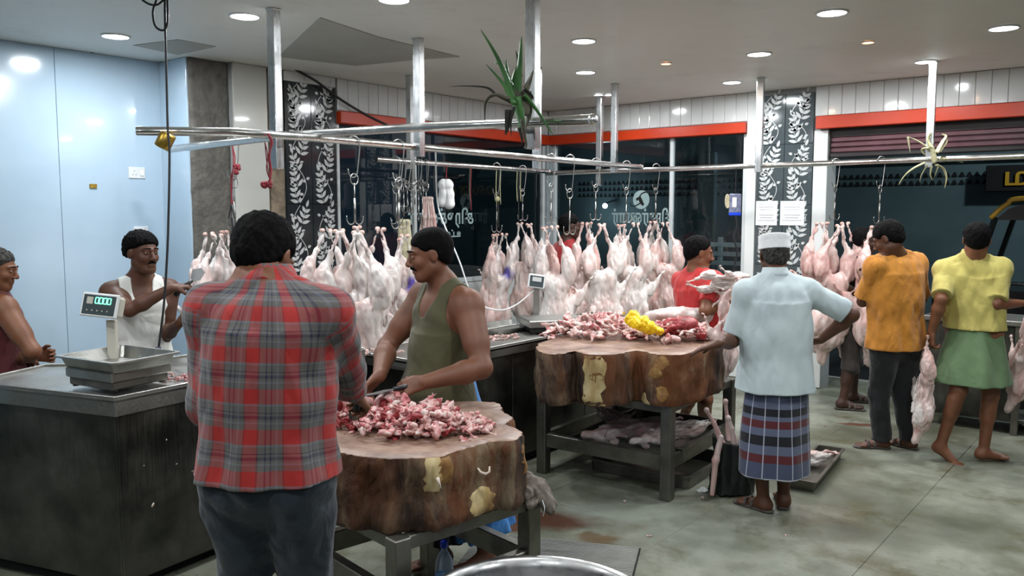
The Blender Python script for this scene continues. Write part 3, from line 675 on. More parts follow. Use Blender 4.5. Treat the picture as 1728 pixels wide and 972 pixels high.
o = plan(B1Z1, [(520, 748), (560, 762), (640, 774), (735, 772), (790, 757), (835, 746), (868, 744), (880, 735), (866, 724), (850, 716), (862, 706), (848, 694), (838, 681), (800, 678), (750, 680), (690, 690), (650, 679), (560, 678), (470, 690), (440, 720), (480, 742)])
ctr1 = np.mean(o, 0); b1 = trunk('chopping_block', 'front chopping block, a dark bark-covered tree-trunk slab heaped with chopped meat', ctr1, [(p[0]-ctr1[0], p[1]-ctr1[1], 0) for p in o], B1Z0, B1Z1,
    [(*Z(722, 790, .8)[:2], .035, .55, 1, 'rect'), (*Z(760, 800, .8)[:2], .03, .62, .98, 'rect'), (*Z(815, 845, .65)[:2], .07, .0, .42, 'oval'), (*Z(870, 760, .8)[:2], .02, .45, .85, 'rect')], 4)
B2Z0, B2Z1 = .588, .9
o = plan(B2Z1, [(903, 591), (925, 598), (955, 596), (968, 592), (990, 598), (1030, 599), (1062, 594), (1078, 592), (1110, 599), (1150, 598), (1190, 590), (1216, 580), (1222, 566), (1195, 552), (1150, 548), (1100, 545), (1050, 547), (1000, 552), (960, 562), (925, 574), (905, 582)])
ctr2 = np.mean(o, 0); b2 = trunk('chopping_block', 'rear chopping block, a wide lobed trunk slab with yellow bare wood patches', ctr2, [(p[0]-ctr2[0], p[1]-ctr2[1], 0) for p in o], B2Z0, B2Z1,
    [(*Z(1000, 600, .9)[:2], .075, .02, .97, 'rect'), (*Z(1005, 640, .75)[:2], .022, .45, .68, 'oval'), (*Z(1118, 602, .88)[:2], .028, .72, .98, 'oval'), (*Z(1095, 605, .88)[:2], .03, .55, .98, 'tri'), (*Z(1085, 665, .65)[:2], .04, .0, .22, 'tri'), (*Z(1118, 640, .75)[:2], .01, .1, .4, 'oval')], 9)

for px, py, r_ in ((258, 852, .012), (298, 783, .005), (325, 795, .006), (243, 786, .004), (281, 742, .004)):
    q = XP(px, py, P0[0]-.006); bits(c1, [q-V3(o1[0], o1[1], 0)], 'fat', r_*.8, 'fat_speck')
d0 = float((Z(820, 752, B1Z1)-CAM)@fw)-.012
q = D(806, 790, d0); o = MB().tube([D(x, y, d0)-q for x, y in ((806, 790), (811, 797), (820, 800), (826, 796), (826, 787))], [.004, .006, .006, .005, .003], 6).build('meat_shred', 'fat', None, True); o.location = q; tag(o, 'thin pink shred stuck on the bark of the front block', 'meat')
d0 = float((Z(740, 774, B1Z1)-CAM)@fw)-.012
q = D(738, 806, d0); o = MB().tube([D(x, y, d0)-q for x, y in ((738, 806), (741, 815), (744, 824))], [.007, .005, .003], 6).build('meat_shred', 'fat', None, True); o.location = q; tag(o, 'small white shred hanging on the bare patch of the front block', 'meat')
# ================================================================ people
def skin_mat(name, c1, c2):
    t = NT(name); c = t.coords('Object'); a = t.ramp(t.noise(c, 9, 4), [(.3, c1), (.7, c2)]); t.l(a, t.b.inputs['Base Color'])
    t.set(Roughness=.56, Subsurface_Weight=.08, Subsurface_Scale=.01); t.l(t.bump(t.noise(c, 160, 3), .15, .001), t.b.inputs['Normal'])
skin_mat('skin_dark', '50301f', '5f3a26'); skin_mat('skin_brown', '6d432c', '7d5036'); skin_mat('skin_tan', '6b432f', '7a4e38'); skin_mat('skin_deep', '3a2319', '472c20')
def hair_mat(name, c1, c2): pm(name, [(.35, c1), (.7, c2)], 60, .85, bump=.8, bsc=140, bd=.004, Specular_IOR_Level=.12)
hair_mat('hair_black', '060506', '0d0c0d'); hair_mat('hair_grey', '1f1e1e', '55534f'); hair_mat('hair_brownblack', '120e0c', '241c18')
pm('eye_white', 'c8c2b8', 3, .2); pm('eye_dark', '140c08', 3, .15); pm('lips', [(.3, '5a2c26'), (.7, '6a362d')], 20, .4)
def cloth(name, c1, c2, sc=5, rough=.85, bump=.35, bsc=9, **kw):
    t = NT(name); c = t.coords('Object'); t.l(t.ramp(t.noise(c, sc, 4), [(.3, c1), (.7, c2)]), t.b.inputs['Base Color']); t.set(Roughness=rough, Sheen_Weight=.15, **kw)
    b1 = t.bump(t.noise(t.coords('Object', (1, 1, .55)), bsc, 3, .5, 1.2), bump, .03); t.l(t.bump(t.noise(c, 300, 2), .12, .001, b1), t.b.inputs['Normal']); return t
cloth('olive_knit', '45422a', '535034'); cloth('white_vest', 'd5d6d0', 'e6e6e0'); cloth('maroon_knit', '4a1218', '58171d'); cloth('red_cloth', 'a51f20', 'b42825', bump=.45); cloth('red_far', '8f1418', 'a0191c')
cloth('pale_blue_shirt', 'b4c2c6', 'c3cfd1', bump=.3, bsc=6); cloth('mustard', 'ad6e1c', 'b87a24', bump=.5); cloth('lemon_shirt', 'a89c50', 'b5a95e', bump=.4); cloth('green_cloth', '566e4c', '637c57', bump=.4, bsc=6)
cloth('black_trousers', '101215', '1a1c20', bump=.6); cloth('navy_jeans', '1c2733', '273442', bump=.5, bsc=7); cloth('blue_lungi', '2a6bb5', '4f8fd0', sc=14, bump=.7, bsc=12); cloth('denim', '2c4a6e', '3f6290'); cloth('navy_shorts', '0c1224', '121a30'); cloth('checked_lungi', '5a5f80', '8a8fa6', sc=30); cloth('cap_white', 'e4e6e8', 'f0f1f2', bump=.2, bsc=30); cloth('dark_shirt', '2b2624', '3b3431'); cloth('sandal', '3c3634', '5a514b', bump=.1)
# plaid shirt and striped lungi read the garment's own cloth coordinates
def stripes(t, v, period, bands):
    m = t.n('ShaderNodeMath', operation='MULTIPLY'); m.inputs[1].default_value = 1/period; t.l(v, m.inputs[0])
    f = t.n('ShaderNodeMath', operation='FRACT'); t.l(m.outputs[0], f.inputs[0]); return t.ramp(f.outputs[0], bands, 'CONSTANT')
t = cloth('plaid', 'b02424', 'b02424', bump=.35, bsc=7); at = t.n('ShaderNodeAttribute', attribute_name='cloth_uv'); sp = t.n('ShaderNodeSeparateXYZ'); t.l(at.outputs['Vector'], sp.inputs[0])
RD, GY, NV, LT, DR = 'ad2622', '62605d', '222640', '75767c', '6e2326'
bu = [(0, RD), (.32, DR), (.37, GY), (.52, NV), (.57, GY), (.66, NV), (.70, GY), (.80, LT), (.85, GY), (.96, DR)]
bv = [(0, RD), (.36, GY), (.5, LT), (.55, GY), (.62, NV), (.70, GY), (.76, NV), (.79, GY), (.94, LT)]
pl = t.mix(.5, stripes(t, sp.outputs[0], .108, bu), stripes(t, sp.outputs[1], .112, bv)); sat = t.n('ShaderNodeHueSaturation'); sat.inputs['Saturation'].default_value = 1.0; sat.inputs['Value'].default_value = .9; t.l(pl, sat.inputs['Color']); t.l(sat.outputs[0], t.b.inputs['Base Color'])
t = cloth('striped_lungi', '5b6280', '5b6280', bump=.25, bsc=5); at = t.n('ShaderNodeAttribute', attribute_name='cloth_uv'); sp = t.n('ShaderNodeSeparateXYZ'); t.l(at.outputs['Vector'], sp.inputs[0])
SB, SL, BK, MR = '434a62', '585f76', '0d1018', '561c22'
a = t.ramp(sp.outputs[2], [(0, 'b8bcc8'), (.012, SB), (.175, MR), (.26, SL), (.355, BK), (.455, SL), (.535, MR), (.61, SL), (.66, BK), (.735, SL), (.80, SB), (.815, '3a4058'), (.83, SB), (.88, '3a4058'), (.892, SB), (.94, '3a4058'), (.952, SB)][:16], 'CONSTANT')
t.l(t.mix(stripes(t, sp.outputs[0], .09, [(0, 0.), (.46, .8), (.53, 0.)]), a, 'b9bccb'), t.b.inputs['Base Color'])
def ik(a, c, hint, l1, l2, who=''):
    a, c = np.array(a, float), np.array(c, float); d = np.linalg.norm(c-a)
    if d > l1+l2-.004:
        if d > l1+l2+.03: print('REACH', who, round(d, 2), l1+l2)
        c = a+(c-a)/d*(l1+l2-.004); d = l1+l2-.004
    x = (l1*l1-l2*l2+d*d)/(2*d); h = math.sqrt(max(l1*l1-x*x, 0)); u = (c-a)/d; hv = np.array(hint, float)-a; hv = nrm(hv-u*hv.dot(u)); return a+u*x+hv*h, c
def hand(s, w, d, n, side, curl=.35, sc=1., thumb=.5, spread=1.):
    """w wrist, d finger direction, n palm normal (palm faces n), side = direction of the thumb"""
    d = nrm(d); n = nrm(n-d*np.dot(n, d)); t = nrm(side-d*np.dot(side, d)-n*np.dot(side, n))
    s.cap(w-d*.01, w+d*.03*sc, .026*sc, .028*sc, k=.012, flat=(n, .72))
    for i, (off, L, r0) in enumerate(((.030, .072, .0095), (.010, .080, .0098), (-.011, .075, .0095), (-.030, .060, .0085))):
        off *= sc*spread; k0 = w+d*.088*sc+t*off; s.cap(w+d*.02*sc+t*off*.7, k0, .012*sc, .0118*sc, k=.012)
        p = k0; ang = curl*.8; L *= sc
        for f, rr in ((.45, 1.), (.32, .92), (.26, .82)):
            dd = d*math.cos(ang)+n*math.sin(ang)+t*off*.9; q = p+nrm(dd)*L*f; s.cap(p, q, r0*rr*sc, r0*rr*.93*sc, k=.004); p = q; ang += curl*1.05
    s.cap(w+d*.02*sc+t*.02*sc, w+d*.045*sc+t*.036*sc+n*.008*sc, .016*sc, .013*sc, k=.014)
    p = w+d*.045*sc+t*.036*sc+n*.008*sc; ang = .5+thumb
    q = p+nrm(d*math.cos(.6)+t*(.8-thumb*.5)+n*thumb*.6)*.034*sc; s.cap(p, q, .0115*sc, .0105*sc, k=.006)
    s.cap(q, q+nrm(d*math.cos(.3)+t*(.35-thumb*.5)+n*thumb*.9)*.028*sc, .0105*sc, .009*sc, k=.004)
def headframe(H, fy, fp, roll=0):
    f = V3(math.cos(fy)*math.cos(fp), math.sin(fy)*math.cos(fp), -math.sin(fp)); r_ = V3(math.sin(fy), -math.cos(fy), 0)
    u = np.cross(r_, f); c, s_ = math.cos(roll), math.sin(roll); r2 = r_*c+u*s_; u2 = np.cross(r2, f); return np.column_stack([r2, f, u2])
class Person:
    def __init__(S, name, label, **J):
        S.label = label; S.J = J; S.w = J.get('w', 1.)
        fa = R(J['chest']); S.f = V3(math.cos(fa), math.sin(fa), 0); S.r = V3(math.sin(fa), -math.cos(fa), 0)
        ha = R(J.get('hips', J['chest'])); S.hf = V3(math.cos(ha), math.sin(ha), 0); S.hr = V3(math.sin(ha), -math.cos(ha), 0)
        S.N = np.array(J['neck'], float); S.Pv = np.array(J['pelvis'], float); S.H = np.array(J['head'], float)
        S.up = nrm(S.N-S.Pv); S.f = nrm(S.f-S.up*S.f.dot(S.up)); S.r = nrm(np.cross(S.f, S.up)); sw = .165*S.w
        S.X = headframe(S.H, R(J['look'][0]), R(J['look'][1]), R(J['look'][2] if len(J['look']) > 2 else 0))
        S.sh = {}; S.el = {}; S.wr = {}; S.hp = {}; S.kn = {}; S.an = {}
        for sd, sg in (('r', 1), ('l', -1)):
            S.sh[sd] = S.N+S.r*sg*sw-S.up*.064+np.array(J.get('sh'+sd, (0, 0, 0)), float)
            S.el[sd], S.wr[sd] = ik(S.sh[sd], J[sd+'w'], J[sd+'e'], J.get('ua', .285), J.get('fa', .255), label[:12]+sd)
            S.hp[sd] = S.Pv+S.hr*sg*.088-V3(0, 0, .02)
            if sd+'a' in J:
                dl = np.linalg.norm(np.array(J[sd+'a'])-S.hp[sd]); l_ = (.41, .40) if sd+'k' in J else (dl*.512, dl*.492); S.kn[sd], S.an[sd] = ik(S.hp[sd], J[sd+'a'], J.get(sd+'k', S.hp[sd]+S.hf*.3-V3(0, 0, .4)), *l_, label[:12]+'leg')
        base = S.Pv.copy(); base[2] = min([a[2] for a in S.an.values()]+[.07])-.07
        S.root = thing('person', label, 'person', (0, 0, 0)); S.base = base; S.res = J.get('res', .006)
    def place(S, name, me, parent=None):
        return link(name, me, parent or S.root)
    def build_body(S, skin='skin_brown', ear=True, nose=1.):
        s = SD(); J, w = S.J, S.w; N, Pv, up, r_, f = S.N, S.Pv, S.up, S.r, S.f; X = np.column_stack([r_, f, up]); T = N-Pv; Lt = np.linalg.norm(T)
        belly = J.get('belly', 0)
        s.ell(N-up*.17+f*.005, (.158*w, .112*w, .19), X, .04); s.ell(N-up*.31+f*(.01+belly*.4), (.14*w, .102*w+belly*.5, .15), X, .06)
        HX = np.column_stack([S.hr, S.hf, V3(0, 0, 1)]); s.ell(Pv+up*.1+S.hf*belly, (.142*w, .105*w+belly, .12), HX, .06); s.ell(Pv, (.16*w, .115*w, .115), HX, .06)
        for sg in (1, -1): s.ell(N-up*.14+f*.06+r_*sg*.07, (.075, .045, .06), X, .04); s.ell(N-up*.13-f*.07+r_*sg*.075, (.07, .035, .09), X, .04)
        S.tors = SD(); S.tors.P = list(s.P)
        for sd in 'rl': S.tors.cap(N+(S.H-N)*.1, S.sh[sd]+up*.012, .046, .05*w, .05); S.tors.ell(S.sh[sd]+(S.el[sd]-S.sh[sd])*.06, .055*J.get('arm', 1.), k=.05)
        hc = S.H; hd = S.X; nb = hc-hd[:, 2]*.06-hd[:, 1]*.02
        s.cap(N-up*.02, nb, .056*w, .053, .03)
        for sd in 'rl':
            s.cap(N+(hc-N)*.1, S.sh[sd]+up*.012, .046, .05*w, .05); sh, el, wr = S.sh[sd], S.el[sd], S.wr[sd]; mus = J.get('arm', 1.)
            s.ell(sh+(el-sh)*.06, .055*mus, k=.05); s.cap(sh, el, .05*mus, .037*mus, .04); s.cap(sh+(el-sh)*.35, sh+(el-sh)*.6, .046*mus, .044*mus, .04)
            s.cap(el, el+(wr-el)*.3, .037*mus, .041*mus, .02); s.cap(el+(wr-el)*.3, wr, .041*mus, .0255*mus, .02)
            hn = J.get(sd+'h', {}); d = hn.get('d', wr-el); n = hn.get('n', -r_*(1 if sd == 'r' else -1)); si = hn.get('t', f+up*.2)
            if not hn.get('skip'): hand(s, wr, np.array(d, float), np.array(n, float), np.array(si, float), hn.get('curl', .35), J.get('hs', 1.0), hn.get('thumb', .5), hn.get('spread', 1.))
            if sd in S.kn:
                hp, kn, an = S.hp[sd], S.kn[sd], S.an[sd]
                s.cap(hp, kn, .085*w, .054, .05); s.cap(kn, an, .05, .034, .03); bk = nrm(np.cross(S.hr, an-kn)); bk = -S.hf if abs(bk.dot(S.hf)) < .2 else bk*(-1 if bk.dot(S.hf) > 0 else 1)
                s.cap(kn+(an-kn)*.18+bk*.018, kn+(an-kn)*.42+bk*.016, .042, .04, .04)
                fd = J.get(sd+'f', S.hf); fd = nrm(fd); side = nrm(np.cross(fd, V3(0, 0, 1))); sl = J.get(sd+'lift', 0)
                heel = an-V3(0, 0, .035)-fd*.02; toe = an+fd*.145*math.cos(sl)-V3(0, 0, .052+.145*math.sin(sl)); s.cap(heel, heel, .034, k=.03); s.cap(an-V3(0, 0, .02), toe-fd*.03, .034, .022, .03); s.cap(heel, toe-fd*.02, .03, .02, .03, flat=(V3(0, 0, 1), .8))
                for i in range(5):
                    o = (i-2)*.0165*(1 if sd == 'r' else -1); s.cap(toe-fd*.03+side*o, toe+fd*(.028-.006*abs(i-1) if i < 4 else .004)+side*o*1.12, .0125, .0105 if i else .0125, .008)
        # head
        h = lambda x, y, z: hc+hd@V3(x, y, z)
        s.ell(h(0, -.015, .032), (.075, .093, .081), hd, .02); s.ell(h(0, .018, -.028), (.059, .07, .083), hd, .03)
        s.ell(h(0, .058, -.094), (.024, .022, .02), hd, .03)
        for sg in (1, -1):
            s.cap(h(sg*.048, .002, -.055), h(sg*.02, .055, -.092), .020, .018, .03); s.ell(h(sg*.036, .058, -.022), (.024, .024, .024), hd, .02)
            s.ell(h(sg*.031, .096, .012), (.018, .014, .013), hd, .014, -1); s.ell(h(sg*.031, .0765, .010), (.014, .0125, .0115), hd, .004)
            s.cap(h(sg*.046, .074, .030), h(sg*.010, .087, .029), .008, .009, .012)
            s.ell(h(sg*.0115, .099, -.029), (.0095, .010, .008), hd, .006)
            s.ell(h(sg*.079, -.008, .0), np.array((.008, .019, .030)), hd@np.array(Euler((0, 0, sg*.35)).to_matrix()), .008); s.ell(h(sg*.091, -.003, .003), (.007, .011, .02), hd, .004, -1)
        s.cap(h(0, .086, .014), h(0, .106*nose, -.022), .0085, .0125, .01); s.ell(h(0, .106*nose, -.026), (.011, .010, .009), hd, .008)
        s.cap(h(-.018, .083, -.054), h(.018, .083, -.054), .0075, k=.008); s.cap(h(-.015, .082, -.065), h(.015, .082, -.065), .0085, k=.008); s.cap(h(-.021, .0885, -.0595), h(.021, .0885, -.0595), .002, k=.003, op=-1)
        S.s = s; me = s.mesh('body', S.res, skin); return S.place('body', me)
    def eyes(S):
        hd, hc = S.X, S.H
        e = MB(); q = MB()
        for nm, mt, dy, rr in (('eyes', 'eye_white', .0825, .0100), ('irises', 'eye_dark', .0868, .0058)):
            s = SD()
            for sg in (1, -1): s.ell(hc+hd@V3(sg*.031, dy, .010), (rr*1.1, rr*.75, rr*.42 if nm == 'eyes' else rr*.75), hd, .001)
            S.place(nm, s.mesh(nm, .0022, mt))
        s = SD()
        for sg in (1, -1): s.cap(hc+hd@V3(sg*.048, .078, .034), hc+hd@V3(sg*.014, .0945, .036), .0035, .0045, .001)
        S.place('eyebrows', s.mesh('eyebrows', .0028, 'hair_black'))
    def hair(S, mat='hair_black', thick=.013, line=(.078, .068), nape=(-.085, -.085), cap=None, curly=.004, side=True):
        s = SD(); hd, hc = S.X, S.H; h = lambda x, y, z: hc+hd@V3(x, y, z)
        s.ell(h(0, -.022, .042), (.0755+thick, .094+thick, .080+thick), hd, .01); s.ell(h(0, -.045, .0), (.069+thick*.45, .062+thick, .078), hd, .02)
        for sg in (1, -1): s.ell(h(sg*.092, .008, -.004), (.028, .030, .044), hd, .01, -1); s.ell(h(sg*.06, .10, .05), (.03, .035, .03), hd, .015, -1)
        d = V3(0, nape[0]-line[0], nape[1]-line[1]); n = nrm(np.cross(V3(1, 0, 0), d)); n = n if n[2] < 0 else -n
        # hair line rises in front of the ears
        s.sclip.append((h(0, line[0], line[1]), hd@n, .02))
        s.nz = [((170, 170, 150), curly, 1.), ((60, 60, 60), curly*.8, 3.)]
        S.place('hair', s.mesh('hair', min(S.res, .005), mat))
    def moustache(S, mat='hair_black', w_=.028):
        s = SD(); h = lambda x, y, z: S.H+S.X@V3(x, y, z)
        for sg in (1, -1): s.cap(h(0, .0935, -.043), h(sg*w_*.6, .089, -.047), .006, .006, .004); s.cap(h(sg*w_*.6, .089, -.047), h(sg*w_, .079, -.055), .006, .003, .004)
        s.nz = [((300, 300, 200), .001, 1.)]; S.place('moustache', s.mesh('moustache', .003, mat))
    def vest(S, name, mat, inf=.006, hem=-.03, loose=1., wr=.004, res=None, back=.09, hole=0.):
        """sleeveless vest that lies on the body surface, cut out at neck and armholes"""
        w, N, Pv, up, r_, f, J = S.w, S.N, S.Pv, S.up, S.r, S.f, S.J; X = np.column_stack([r_, f, up]); belly = J.get('belly', 0); bs = S.tors
        class Ve(SD):
            def ev(q, p, cull=None):
                d = bs.ev(p, cull)-inf
                for c, r2, k in q.low: e = q._one(c, p); h = np.maximum(k-np.abs(d-e), 0)/k; d = np.minimum(d, e)-h*h*k*.25
                for c in q.cut: d = np.maximum(d, -q._one(c, p))
                for ff, amp, sd, *rg in q.nz: d = d+(amp*wob(p, ff, sd) if not rg else amp*(1-2.4*np.abs(wob(p, ff, sd))))
                for cp, cn in q.clip: d = np.maximum(d, (p-np.array(cp))@np.array(cn, float))
                return d
        v = Ve(); a = SD(); bot = Pv+V3(0, 0, hem-.03)
        a.fru(N-up*.24+S.hf*belly*.5, bot+S.hf*belly*.7, (.115*w, .075*w+belly*.6), (.160*w+inf*loose, .118*w+inf*loose+belly*.75), S.hr, folds=(7, wr*.6, 1.)); v.low = [(a.P[0], 0, .06)]
        c = SD()
        for sg in (1, -1): c.ell(N-up*.05+r_*sg*.205*w, (.088+hole, .2, .165+hole), X)
        c.ell(N+f*.125+up*.03, (.066, .13, .165), X); c.ell(N-f*.11+up*.05, (.066, .12, back+.03), X); c.ell(N+up*.07, (.062, .09, .07), X); v.cut = c.P
        v.P = [('e', N-up*.25, V3(.3, .3, .42), X, None, .01, 1, None, None, N-up*.22, .42)]
        v.nz = [((19, 19, 25), wr*.5, 1.+Pv[0]), ((14, 12, 30), wr*.45, 3.+Pv[0], 1)]
        v.clip = [(Pv+V3(0, 0, hem), V3(0, 0, -1))]
        for sd, sg in (('r', 1), ('l', -1)): v.clip.append((N+r_*sg*.178*w, r_*sg))
        S.place(name, v.mesh(name, res or S.res, mat))
    def top(S, name, mat, inf=.014, hem=-.10, sleeve=.75, forearm=0, loose=1., vest=None, collar=True, wr=.006, uv=False, hemflare=.0, split=None, collar_mat=None, res=None, backlow=0):
        """a shirt or vest; hem = distance below the pelvis centre (negative = below)"""
        s = SD(); w, N, Pv, up, r_, f, J = S.w, S.N, S.Pv, S.up, S.r, S.f, S.J; X = np.column_stack([r_, f, up]); belly = J.get('belly', 0); HX = np.column_stack([S.hr, S.hf, V3(0, 0, 1)])
        s.ell(N-up*.17+f*.005, (.158*w+inf, .112*w+inf, .19+inf), X, .05); s.ell(N-up*.31+f*(.01+belly*.4), (.14*w+inf*1.5*loose, .102*w+inf*1.4*loose+belly*.5, .16), X, .08)
        for sg in (1, -1): s.ell(N-up*.14+f*.06+r_*sg*.07, (.075+inf*.6, .045+inf*.6, .06+inf*.6), X, .04); s.ell(N-up*.13-f*.07+r_*sg*.075, (.07+inf*.7, .035+inf*.7, .09+inf*.6), X, .05)
        bot = Pv+V3(0, 0, hem-.03)
        s.fru(N-up*.15+S.hf*belly*.3, bot+S.hf*belly*.6, (.128*w+inf*1.0*loose, .088*w+inf*1.0*loose+belly*.5), (.166*w+inf*1.6*loose+hemflare, .122*w+inf*1.6*loose+hemflare+belly*.5), S.hr, .07, folds=(7, wr*1.0, 1.))
        for sd in 'rl':
            sh, el, w_ = S.sh[sd], S.el[sd], S.wr[sd]; mus = J.get('arm', 1.)
            if vest is None:
                s.cap(N+(S.H-N)*.16, sh+up*.006, .046+inf*.4, .048*w+inf*.75, .05); s.ell(sh+(el-sh)*.06, .050*mus+inf*.6, k=.06)
                e2 = sh+(el-sh)*(sleeve if not forearm else 1.0); s.cap(sh, e2+nrm(el-sh)*(.03 if not forearm else 0), .050*mus+inf*.9, (.046*mus+inf*1.15*(1.2 if not forearm else .9)), .04, cl=None if forearm else [(e2, nrm(el-sh))])
                if forearm: e3 = el+(w_-el)*forearm; s.cap(el, e3+nrm(w_-el)*.03, .046+inf, .036+inf*.9, .03, cl=[(e3, nrm(w_-el))])
            else:
                s.cap(N+up*.0+r_*(1 if sd == 'r' else -1)*vest, N-up*.10+r_*(1 if sd == 'r' else -1)*(vest+.02)+f*.0, .05+inf*.4, .06+inf, .03)
        if vest is not None:
            for sg in (1, -1):
                s.ell(N-up*.06+r_*sg*(.158*w+.012), (.062, .15, .125), X, .012, -1)
            s.ell(N+f*.11+up*.0, (.062, .115, .155), X, .012, -1); s.ell(N-f*.09+up*.02, (.06, .06, .075+backlow), X, .012, -1)
            s.clip.append((N-up*.004, nrm(up)))
        else: s.ell(S.N+(S.H-S.N)*.40+f*.012, (.058, .062, .045), X, .01, -1)
        s.nz = [((19, 19, 25), wr*.8, 1.+Pv[0]), ((34, 30, 16), wr*.45, 3.+Pv[0], 1), ((47, 41, 38), wr*.35, 2.+Pv[1])]
        # hem follows a gentle wave through the fold noise
        s.clip.append((Pv+V3(0, 0, hem), V3(0, 0, -1)))
        me = s.mesh(name, res or S.res, mat); o = S.place(name, me)
        if uv: S.add_uv(me, s.ver)
        if collar and vest is None:
            hdn = nrm(nrm(S.H-S.N)+.6*S.up); c = S.N+hdn*.052+f*.012; m = MB(); n = 26; vs = []
            for (rr, z) in ((.064, -.034), (.068, .012), (.063, .030), (.069, .031), (.079, .0), (.084, -.018), (.078, -.022)):
                for j in range(n+1):
                    a = -math.pi/2+.32+(2*math.pi-.64)*j/n+math.pi; a = math.pi*.5+.3+(2*math.pi-.6)*j/n
                    x, y = math.cos(a), math.sin(a); zz = z+(-.022*max(0, y)**1.5); vs.append(c+r_*x*rr*.98+f*y*rr*1.02+hdn*zz)
            m.add(vs, [(k*(n+1)+j, k*(n+1)+j+1, (k+1)*(n+1)+j+1, (k+1)*(n+1)+j) for k in range(6) for j in range(n)]); oc = m.build('collar', collar_mat or mat, S.root, True)
            if uv: S.add_uv(oc.data, np.array([list(v.co) for v in oc.data.vertices]))
        return o
    def add_uv(S, me, ver, hem=None):
        ver = np.asarray(ver); d = ver-S.Pv; x, y, z = d@S.r, d@S.f, d@S.up; u = np.arctan2(x, -y)*.16; u = np.where(np.abs(x) < .4, u, u); v = z; best = np.hypot(x/.17, y/.13)*.15-.15
        out = np.stack([u, v, z], 1)
        for sd, sg in (('r', 1), ('l', -1)):
            a, b, c = S.sh[sd], S.el[sd], S.wr[sd]
            for p0, p1, L0 in ((a, b, 0), (b, c, np.linalg.norm(b-a))):
                ax = nrm(p1-p0); q = ver-p0; h = q@ax; L = np.linalg.norm(p1-p0); hh = np.clip(h, 0, L); dist = np.linalg.norm(q-hh[:, None]*ax, axis=1)-.06
                e1 = nrm(S.f-ax*S.f.dot(ax)); e2 = np.cross(ax, e1); an = np.arctan2(q@e2, q@e1)*.06
                m = (dist < best-.0) & (h > -.01 if L0 == 0 else h > 0) & (dist < best) & ((x*sg) > .12) if L0 == 0 else (dist < best) & (h > 0)
                m = m & ((dist < best)); out[m, 0] = an[m]; out[m, 1] = -(L0+h[m]); best = np.where(m, dist, best)
        at_ = me.attributes.new('cloth_uv', 'FLOAT_VECTOR', 'POINT'); at_.data.foreach_set('vector', out.astype(np.float32).ravel())
    def trousers(S, mat, inf=.016, top_=.06, bottom=.98, wr=.008, name='trousers', loose=1.):
        s = SD(); HX = np.column_stack([S.hr, S.hf, V3(0, 0, 1)]); s.ell(S.Pv, (.16*S.w+inf, .118*S.w+inf, .13), HX, .05); s.ell(S.Pv+V3(0, 0, .07), (.148*S.w+inf, .11*S.w+inf, .1), HX, .05)
        for sd in 'rl':
            hp, kn, an = S.hp[sd], S.kn[sd], S.an[sd]
            if bottom > .5:
                e = kn+(an-kn)*((bottom-.5)*2); s.cap(hp, kn, .09*S.w+inf, .062*loose+inf, .04); s.cap(kn, e+nrm(an-kn)*.05, .062*loose+inf, .058*loose+inf*.9, .03, cl=[(e, nrm(an-kn))])
            else: e = hp+(kn-hp)*bottom*2; s.cap(hp, e+nrm(kn-hp)*.04, .09*S.w+inf, .08+inf, .04, cl=[(e, nrm(kn-hp))])
        s.clip.append((S.Pv+V3(0, 0, top_), V3(0, 0, 1))); s.nz = [((21, 21, 15), wr, S.Pv[0]), ((37, 33, 47), wr*.45, S.Pv[1])]
        return S.place(name, s.mesh(name, S.res, mat))
    def skirt(S, mat, hemz, name='lungi', r0=(.155, .125), r1=(.20, .17), folds=(5, .012, .5), uv=False, ctr=None, top_=.10, wr=.004):
        s = SD(); a = S.Pv+V3(0, 0, top_); b = V3(*((S.Pv if ctr is None else np.array(ctr))[:2]), hemz)
        s.fru(a, b, r0, r1, S.hr, folds=folds); s.nz = [((17, 17, 13), wr, S.Pv[0]), ((33, 33, 7), wr*.6, 1.)]
        me = s.mesh(name, S.res, mat); o = S.place(name, me)
        if uv:
            v = s.ver; ax = a+(b-a)*np.clip((a[2]-v[:, 2:3])/(a[2]-b[2]), 0, 1); q = v-ax; u = np.arctan2(q@S.hr, q@(-S.hf))*.19
            out = np.stack([u, v[:, 2], (v[:, 2]-hemz)/(a[2]-hemz)], 1); at_ = me.attributes.new('cloth_uv', 'FLOAT_VECTOR', 'POINT'); at_.data.foreach_set('vector', out.astype(np.float32).ravel())
        return o
    def sandals(S, mat='sandal', strap=True):
        for sd in 'rl':
            an = S.an[sd]; fd = nrm(S.J.get(sd+'f', S.hf)); side = nrm(np.cross(fd, V3(0, 0, 1))); b = V3(an[0], an[1], .0)
            s = SD(); s.cap(b-fd*.035+V3(0, 0, .010), b+fd*.155+V3(0, 0, .010), .036, .045, .01, flat=(V3(0, 0, 1), .28)); s.clip.append((V3(0, 0, .002), V3(0, 0, -1)))
            o = S.place('sandal', s.mesh('sandal', .005, mat))
            if strap:
                for dx in (.055, .10): MB().tube(bez([b+fd*dx+side*.042+V3(0, 0, .02), b+fd*dx+side*.03+V3(0, 0, .055), b+fd*dx+V3(0, 0, .068-dx*.15), b+fd*dx-side*.03+V3(0, 0, .055), b+fd*dx-side*.042+V3(0, 0, .02)], 4), .010, 6, flat=((0, 0, 1), .35)).build('strap', mat, o, True)
    def shoes(S, mat): pass
VD = R(128.9)
def img(right=0., away=0., up=0.):
    """direction built from the picture: right, away from the camera, up"""
    a = V3(math.cos(VD), math.sin(VD), 0); r_ = V3(math.cos(R(38.9)), math.sin(R(38.9)), 0); return nrm(r_*right+a*away+V3(0, 0, up))
def ang(right, away): v = img(right, away); return math.degrees(math.atan2(v[1], v[0]))
